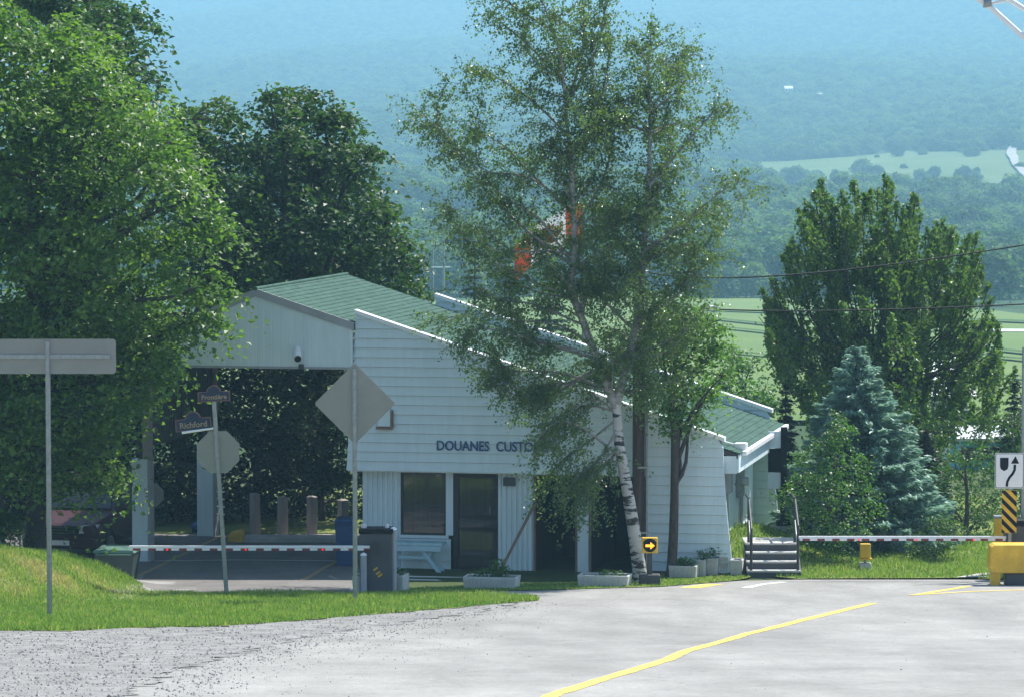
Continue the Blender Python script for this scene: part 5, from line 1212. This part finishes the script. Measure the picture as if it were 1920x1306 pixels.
# ---- conifers
def conifer(name, label, cat, base, h, r, leaf, needle, tiers=24, per=13, dens=55, group=None, droop=.22, kind_detail=True, shape=.85):
    t = thing(name, label, cat, base, 0, group)
    tk = MB().tube([(0, 0, -.2), (0, 0, h * .5), (0, 0, h)], [r * .085, r * .05, .01], 8).build('trunk', M['bark'], t)
    lw = MB(); P, N, A_ = [], [], []
    for k in range(tiers):
        f = (k + rng.uniform(-.3, .3)) / tiers; z0_ = h * (.05 + .93 * f); R = r * (1 - max(f, 0)) ** shape * rng.uniform(.85, 1.1) + .05; n = max(4, int(per * (1.15 - f)))
        for j in range(n):
            a = 2 * math.pi * (j + rng.uniform(-.4, .4)) / n + k * 1.1; Rb = R * rng.uniform(.72, 1.14); d = np.array([math.cos(a), math.sin(a), 0])
            m = max(5, int(dens * Rb)); q = rng.random(m) ** .7; side = np.array([-d[1], d[0], 0]); spread = (rng.normal(0, 1, m) * Rb * .17 * (1.15 - q))
            zz_ = z0_ - droop * Rb * (q - .75 * q ** 2.6) + rng.normal(0, .035, m)
            P.append(d * (q * Rb)[:, None] + side * spread[:, None] + np.array([0, 0, 1]) * zz_[:, None]); A_.append(d + side * (spread / (Rb * .25 + .01))[:, None] + rng.normal(0, .25, (m, 3)))
            N.append(np.array([0, 0, 1.]) + rng.normal(0, .35, (m, 3)))
            if kind_detail: lw.tube([(0, 0, z0_), d * Rb * .6 + np.array([0, 0, z0_ - droop * Rb * .4]), d * Rb * .95 + np.array([0, 0, z0_ - droop * Rb * .3])], [.022, .012, .005], 4, False)
    if lw.v: lw.build('limbs', M['bark'], tk)
    P, N, A_ = map(np.concatenate, (P, N, A_))
    leaves('crown', P, N, needle * rng.uniform(.6, 1.3, len(P)), M[leaf], t, aspect=.34, fold=.06, along=A_)
    return t
Y = 85.5; b0 = at(1622, 1080, Y); b0.z = gz(b0.x, Y)
hS_ = at(1590, 640, Y).z - b0.z
sp = conifer('spruce_tree', 'broad blue-green spruce beside the stairs and lawn', 'tree', b0, hS_, 172 * Y / FPX, 'spruce', .19, 34, 19, 190, shape=.7); sp.rotation_euler = (0, -.055, 0)
for px, Y, top, rr, lab, g_ in ((1472, 97, 712, 36, 'small dark conifer peeking over the far end of the green roof', None), (1900, 104, 690, 48, 'dark narrow conifer behind the keep right sign', None), (1735, 92, 800, 60, 'dark shaded conifer tucked behind the spruce and thin bushes', None)):
    b = at(px, 1000, Y); b.z = gz(b.x, Y); conifer('conifer_tree', lab, 'tree', b, at(px, top, Y).z - b.z, rr * Y / FPX, 'conifer', .2, 20, 10, 75)
# ---- bushes and small trees by the lawn
Ib = [(1560, 815, 38), (1530, 855, 45), (1590, 880, 48), (1545, 925, 50), (1615, 940, 42), (1510, 960, 38), (1590, 985, 42), (1515, 905, 35), (1570, 790, 20), (1500, 1000, 26), (1550, 1010, 34), (1480, 930, 26)]
b = Vector((at(1560, 1050, 83.2).x, 83.2, 0)); b.z = gz(b.x, b.y)
broadleaf('leafy_shrub', 'fresh green many-stemmed shrub growing in front of the blue spruce', 'shrub', b, at(1560, 900, 83), pb(Ib, 82.4, .6), 'bush_leaf', .085, 7.5, 24, .15, .05, limbs=.9)
Jb = [(1800, 900, 45), (1845, 880, 42), (1830, 940, 45), (1780, 945, 34), (1870, 925, 36), (1815, 975, 35), (1860, 965, 26), (1820, 850, 32), (1790, 865, 28)]
b = Vector((at(1808, 1060, 86.5).x, 86.5, 0)); b.z = gz(b.x, b.y)
broadleaf('small_tree', 'loose light green small tree with a bare thin trunk on the lawn', 'tree', b, at(1812, 900, 86.5), pb(Jb, 87, .9), 'bush_leaf', .085, 6.5, 22, .16, .07, limbs=.9)
Lb = [(1780, 1000, 40), (1745, 1040, 36), (1770, 1060, 26), (1720, 1050, 30), (1700, 1060, 26), (1755, 985, 30)]
b = Vector((at(1755, 1075, 82.6).x, 82.6, 0)); b.z = gz(b.x, b.y)
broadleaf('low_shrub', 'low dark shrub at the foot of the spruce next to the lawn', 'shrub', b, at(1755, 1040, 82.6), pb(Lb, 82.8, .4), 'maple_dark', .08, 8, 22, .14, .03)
Mb = [(1905, 860, 40), (1920, 930, 45), (1890, 970, 32), (1940, 860, 50), (1900, 800, 36), (1930, 780, 40)]
b = Vector((at(1915, 1050, 93).x, 93, 0)); b.z = gz(b.x, b.y)
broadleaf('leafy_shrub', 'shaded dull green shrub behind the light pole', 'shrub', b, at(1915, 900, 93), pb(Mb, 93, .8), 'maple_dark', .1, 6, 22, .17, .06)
Nb = [(1390, 690, 34), (1430, 735, 34), (1365, 660, 26), (1415, 680, 20), (1455, 760, 28), (1400, 750, 36), (1355, 720, 36)]
b = Vector((at(1400, 900, 112).x, 112, 0)); b.z = gz(b.x, b.y)
broadleaf('leafy_shrub', 'light green bush showing above the far parapet of the roof', 'shrub', b, at(1400, 740, 112), pb(Nb, 112, 1.2), 'bush_leaf', .13, 4.5, 22, .22, .08)
Ob = [(1660, 760, 60), (1720, 830, 55), (1690, 900, 60), (1780, 800, 40), (1750, 880, 50), (1640, 850, 50)]
b = Vector((at(1700, 1000, 94).x, 94, 0)); b.z = gz(b.x, b.y)
broadleaf('leafy_shrub', 'dark shrub mass in the shade beneath the upright tree', 'shrub', b, at(1700, 850, 94), pb(Ob, 94, 1.0), 'maple_dark', .12, 5, 22, .2, .08)

# ------------------------------------------------------------------ valley: houses, masts, woods
def farm(name, label, cat, px, py, Y, w_, d_, hw, hr, wallm, roofm, rz=.2, base=None):
    p = at(px, py, Y); p.z = gz(p.x, p.y) if base is None else base
    t = thing(name, label, cat, p, rz); e = .25
    MB().ext((-w_/2, -d_/2, -.5), (w_/2, d_/2, hw)).build('wall', M[wallm], t)
    r = MB()
    r.prism([(-w_/2 - e, -d_/2 - e, hw), (-w_/2 - e, 0, hw + hr), (-w_/2 - e, 0, hw + hr + .15), (-w_/2 - e, -d_/2 - e - .1, hw + .1)], [(w_/2 + e, -d_/2 - e, hw), (w_/2 + e, 0, hw + hr), (w_/2 + e, 0, hw + hr + .15), (w_/2 + e, -d_/2 - e - .1, hw + .1)])
    r.prism([(-w_/2 - e, d_/2 + e, hw), (-w_/2 - e, .001, hw + hr), (-w_/2 - e, .001, hw + hr + .15), (-w_/2 - e, d_/2 + e + .1, hw + .1)], [(w_/2 + e, d_/2 + e, hw), (w_/2 + e, .001, hw + hr), (w_/2 + e, .001, hw + hr + .15), (w_/2 + e, d_/2 + e + .1, hw + .1)])
    r.build('roof', M[roofm], t)
    MB().prism([(-w_/2 + .01, -d_/2, hw), (-w_/2 + .01, d_/2, hw), (-w_/2 + .01, 0, hw + hr)], [(w_/2 - .01, -d_/2, hw), (w_/2 - .01, d_/2, hw), (w_/2 - .01, 0, hw + hr)]).build('gable', M[wallm], t)
    if w_ < 30:
        for fx in (-.3, .1, .32): MB().ext((fx * w_ - .4, -d_/2 - .03, hw * .4), (fx * w_ + .4, -d_/2 - .005, hw * .8)).build('window', M['win_dark'], t)
    return t
p = gp(792, 399); farm('barn', 'long white roofed barn at the top edge of the valley field', 'barn', 792, 399, p.y, 8.5, 6, 2.4, 1.6, 'farm_wall', 'roof_white', .25)
p = gp(1478, 193); farm('barn', 'tiny white farmhouse alone on the wooded hillside', 'house', 1478, 193, p.y, 5, 5, 3, 1.6, 'farm_wall', 'roof_white', .1, gz(p.x, p.y) + 6)
p = gp(1536, 200); farm('barn', 'tiny pale shed on the hillside beside the white farmhouse', 'shed', 1536, 200, p.y, 3, 3, 1.8, .6, 'farm_wall', 'roof_white', .1, gz(p.x, p.y) + 6)
for px, py, lab, wm, rm_ in ((1405, 488, 'pale house among the valley trees above the field', 'farm_wall', 'farm_wall'), (1384, 533, 'low white roofed house at the far edge of the striped field', 'farm_wall', 'roof_white'), (1838, 533, 'small house at the wood edge near the upper wire', 'farm_wall', 'reddish'), (866, 440, 'pale roofed house glimpsed through the birch foliage', 'farm_wall', 'roof_white'), (815, 455, 'small pale house below the valley field', 'farm_wall', 'farm_wall')):
    p = gp(px, py); farm('house', lab, 'house', px, py, p.y, 6, 5, 2.6, 1.8, wm, rm_, .3, gz(p.x, p.y) + .6)
p = gp(1895, 626); t = farm('greenhouse', 'long low white shed across the striped field', 'shed', 1897, 622, p.y, 3.6, 1.5, .25, .15, 'roof_white', 'roof_white', -.1)
# white roofed building and turquoise shed seen through the leaves
farm('warehouse', 'bright white roofed building glinting through the upright tree', 'building', 1758, 735, 132, 1.5, 3, at(1758, 740, 132).z - gz(at(1758, 740, 132).x, 132), 1.2, 'roof_white', 'roof_white', .1)
farm('turquoise_shed', 'turquoise shed with pale roof behind the small lawn tree', 'shed', 1848, 850, 118, 1.9, 3, at(1848, 818, 118).z - gz(at(1848, 818, 118).x, 118), .22, 'turquoise', 'roof_white', 0)
p = gp(832, 575); p = Vector((at(832, 560, 260).x, 260, gz(at(832, 560, 260).x, 260)))
t = thing('lattice_mast', 'thin grey mast with short crossbars beyond the roof', 'mast', p); hm = at(832, 414, 260).z - p.z
MB().tube([(0, 0, 0), (0, 0, hm)], [.12, .07], 8).build('shaft', M['galv'], t)
for f in (1.0, .86, .72): MB().box((-.2, 0, hm * f), (1.3, .12, .08)).build('crossbar', M['cap'], t)
MB().tube([(-.72, 0, hm * .55), (-.72, 0, hm * .98)], .04, 6).build('antenna', M['galv'], t)
# dark spruces in the middle distance
for px, Y, top, rr, lab in ((890, 205, 452, 62, 'big dark spruce beyond the roof behind the birch foliage'), (955, 220, 470, 50, 'dark spruce half hidden by the middle of the birch crown'), (785, 235, 490, 40, 'dark conifer by the edge of the broad maple'), (1030, 230, 490, 60, 'hazy conifer hidden deep behind the birch stems')):
    b = at(px, 700, Y); b.z = gz(b.x, Y); conifer('conifer_tree', lab, 'tree', b, at(px, top, Y).z - b.z, rr * Y / FPX, 'conifer', .5, 18, 9, 26)
# four far trees, copied as individuals; the woods beyond repeat their crowns
def far_tree(x, y, h, r, label, group):
    t = thing('valley_tree', label, 'tree', (x, y, gz(x, y)), 0, group)
    MB().tube([(0, 0, -.5), (0, 0, h * .6)], [.25, .12], 6).build('trunk', M['bark'], t)
    nb = 11; B = [(np.array([rng.normal(0, r * .42), rng.normal(0, r * .42), h * .52 + rng.normal(0, h * .15)]), r * rng.uniform(.38, .6)) for _ in range(nb)] + [(np.array([0, 0, h * .75]), r * .55), (np.array([0, 0, h * .45]), r * .8)]
    P, N = blob_leaves(B, .55, 12, .75, -.4)
    o = leaves('crown', P, N, .85 * rng.uniform(.6, 1.3, len(P)), M['far_leaf'], t, aspect=.9)
    return t, o
lab_t = 'round green tree standing in the hazy valley'
grp = 'trees scattered along the valley fields'
protos = [far_tree(*gp(px, py)[:2], h, r, lab_t, grp) for px, py, h, r in ((1340, 545, 8, 4.2), (1850, 575, 9, 4.6), (800, 545, 7, 3.6), (1790, 570, 10, 4.2))]
kids = {}
for x in C.objects:
    if x.parent: kids.setdefault(x.parent.name, []).append(x)
cnt = 0
for k in range(900):
    px, py = rng.uniform(1280, 1940), rng.uniform(505, 562)
    if k % 4 == 0: px = rng.uniform(745, 1000); py = rng.uniform(455, 560)
    if k % 7 == 0: px, py = (rng.uniform(1320, 1930), rng.choice([rng.uniform(286, 300), rng.uniform(330, 348), rng.uniform(290, 345)]))
    p = gp(px, py)
    o = copy_tree(protos[k % 4][0], None, kids); o.location = p; o.rotation_euler.z = rng.uniform(0, 6.28); s = rng.uniform(.55, 1.15) * (.6 if p.y > 1300 else 1); o.scale = (s, s, s * rng.uniform(.85, 1.15)); cnt += 1
    if cnt >= 230: break
# the woods
n = 150000
y = 620 + (5200 - 620) * rng.random(n) ** .75; x = (rng.random(n) * 2 - 1) * (.165 * y + 60)
keep = rng.random(n) < np.minimum(1, (x * 0 + (.165 * y + 60)) / (.165 * 5200 + 60) * y ** .25 / 5200 ** .25 * 1.05)
x, y = x[keep], y[keep]; bad = np.zeros(len(x), bool)
for f in fields:
    q = inside(f, x + rng.normal(0, 2.5, len(x)), y + rng.normal(0, 5, len(x)) - 3); bad |= q
zt = G(x, y) + 8.5; dz_ = zt - H; fw = y * CP - dz_ * SP; qx = 960 + FPX * x / fw; qy = 653 - FPX * (y * SP + dz_ * CP) / fw
for poly in field_px:                          # clearings stay open: no crown in front stands taller than the clearing's lower edge
    bad |= inside(poly, qx + rng.normal(0, 2, len(x)), qy + rng.normal(0, 2.5, len(x)))
x, y = x[~bad], y[~bad]
z = G(x, y); me = bpy.data.meshes.new('forest'); me.vertices.add(len(x)); me.vertices.foreach_set('co', np.stack([x, y, z], 1).astype(np.float32).ravel())
patch = .5 + .5 * np.sin(x / 45 + 2 * np.sin(y / 120)) * np.sin(y / 90 + np.sin(x / 60))
sc = me.attributes.new('tree_scale', 'FLOAT', 'POINT'); sc.data.foreach_set('value', (rng.uniform(.7, 1.25, len(x)) * (.8 + .35 * patch)).astype(np.float32))
forest = link_mesh('forest', me, None, [M['far_leaf']]); forest['kind'] = 'stuff'
ng = bpy.data.node_groups.new('woods', 'GeometryNodeTree'); ng.interface.new_socket('Geometry', in_out='INPUT', socket_type='NodeSocketGeometry'); ng.interface.new_socket('Geometry', in_out='OUTPUT', socket_type='NodeSocketGeometry')
N_ = ng.nodes; gi = N_.new('NodeGroupInput'); go = N_.new('NodeGroupOutput'); iop = N_.new('GeometryNodeInstanceOnPoints'); jn = N_.new('GeometryNodeJoinGeometry')
for tr, cr in protos:
    oi = N_.new('GeometryNodeObjectInfo'); oi.transform_space = 'ORIGINAL'; oi.inputs['Object'].default_value = cr; oi.inputs['As Instance'].default_value = True; ng.links.new(oi.outputs['Geometry'], jn.inputs[0])
ng.links.new(gi.outputs[0], iop.inputs['Points']); ng.links.new(jn.outputs[0], iop.inputs['Instance']); iop.inputs['Pick Instance'].default_value = True
na = N_.new('GeometryNodeInputNamedAttribute'); na.data_type = 'FLOAT'; na.inputs['Name'].default_value = 'tree_scale'; ng.links.new(na.outputs['Attribute'], iop.inputs['Scale'])
rv = N_.new('FunctionNodeRandomValue'); rv.data_type = 'FLOAT_VECTOR'; rv.inputs[0].default_value = (0, 0, 0); rv.inputs[1].default_value = (0, 0, 6.28); ng.links.new(rv.outputs[0], iop.inputs['Rotation'])
ri = N_.new('FunctionNodeRandomValue'); ri.data_type = 'INT'; ri.inputs[4].default_value = 0; ri.inputs[5].default_value = 3; ng.links.new(ri.outputs[2], iop.inputs['Instance Index'])
ng.links.new(iop.outputs[0], go.inputs[0]); md = forest.modifiers.new('woods', 'NODES'); md.node_group = ng

# ------------------------------------------------------------------ the air
hz = MB().ext((-3100, -310, -60), (3100, 6600, 330)).build('haze', None or M['white']); hz['kind'] = 'stuff'
hz.data.materials.clear(); hm_ = bpy.data.materials.new('haze_air'); hm_.use_nodes = True; hn = hm_.node_tree.nodes; hn.remove(hn['Principled BSDF'])
pv = hn.new('ShaderNodeVolumePrincipled'); pv.inputs['Color'].default_value = (.41, .75, 1.0, 1); pv.inputs['Density'].default_value = 3.3e-4; pv.inputs['Anisotropy'].default_value = .1
hm_.node_tree.links.new(pv.outputs[0], hn['Material Output'].inputs['Volume']); hz.data.materials.append(hm_)
hz.display_type = 'WIRE'
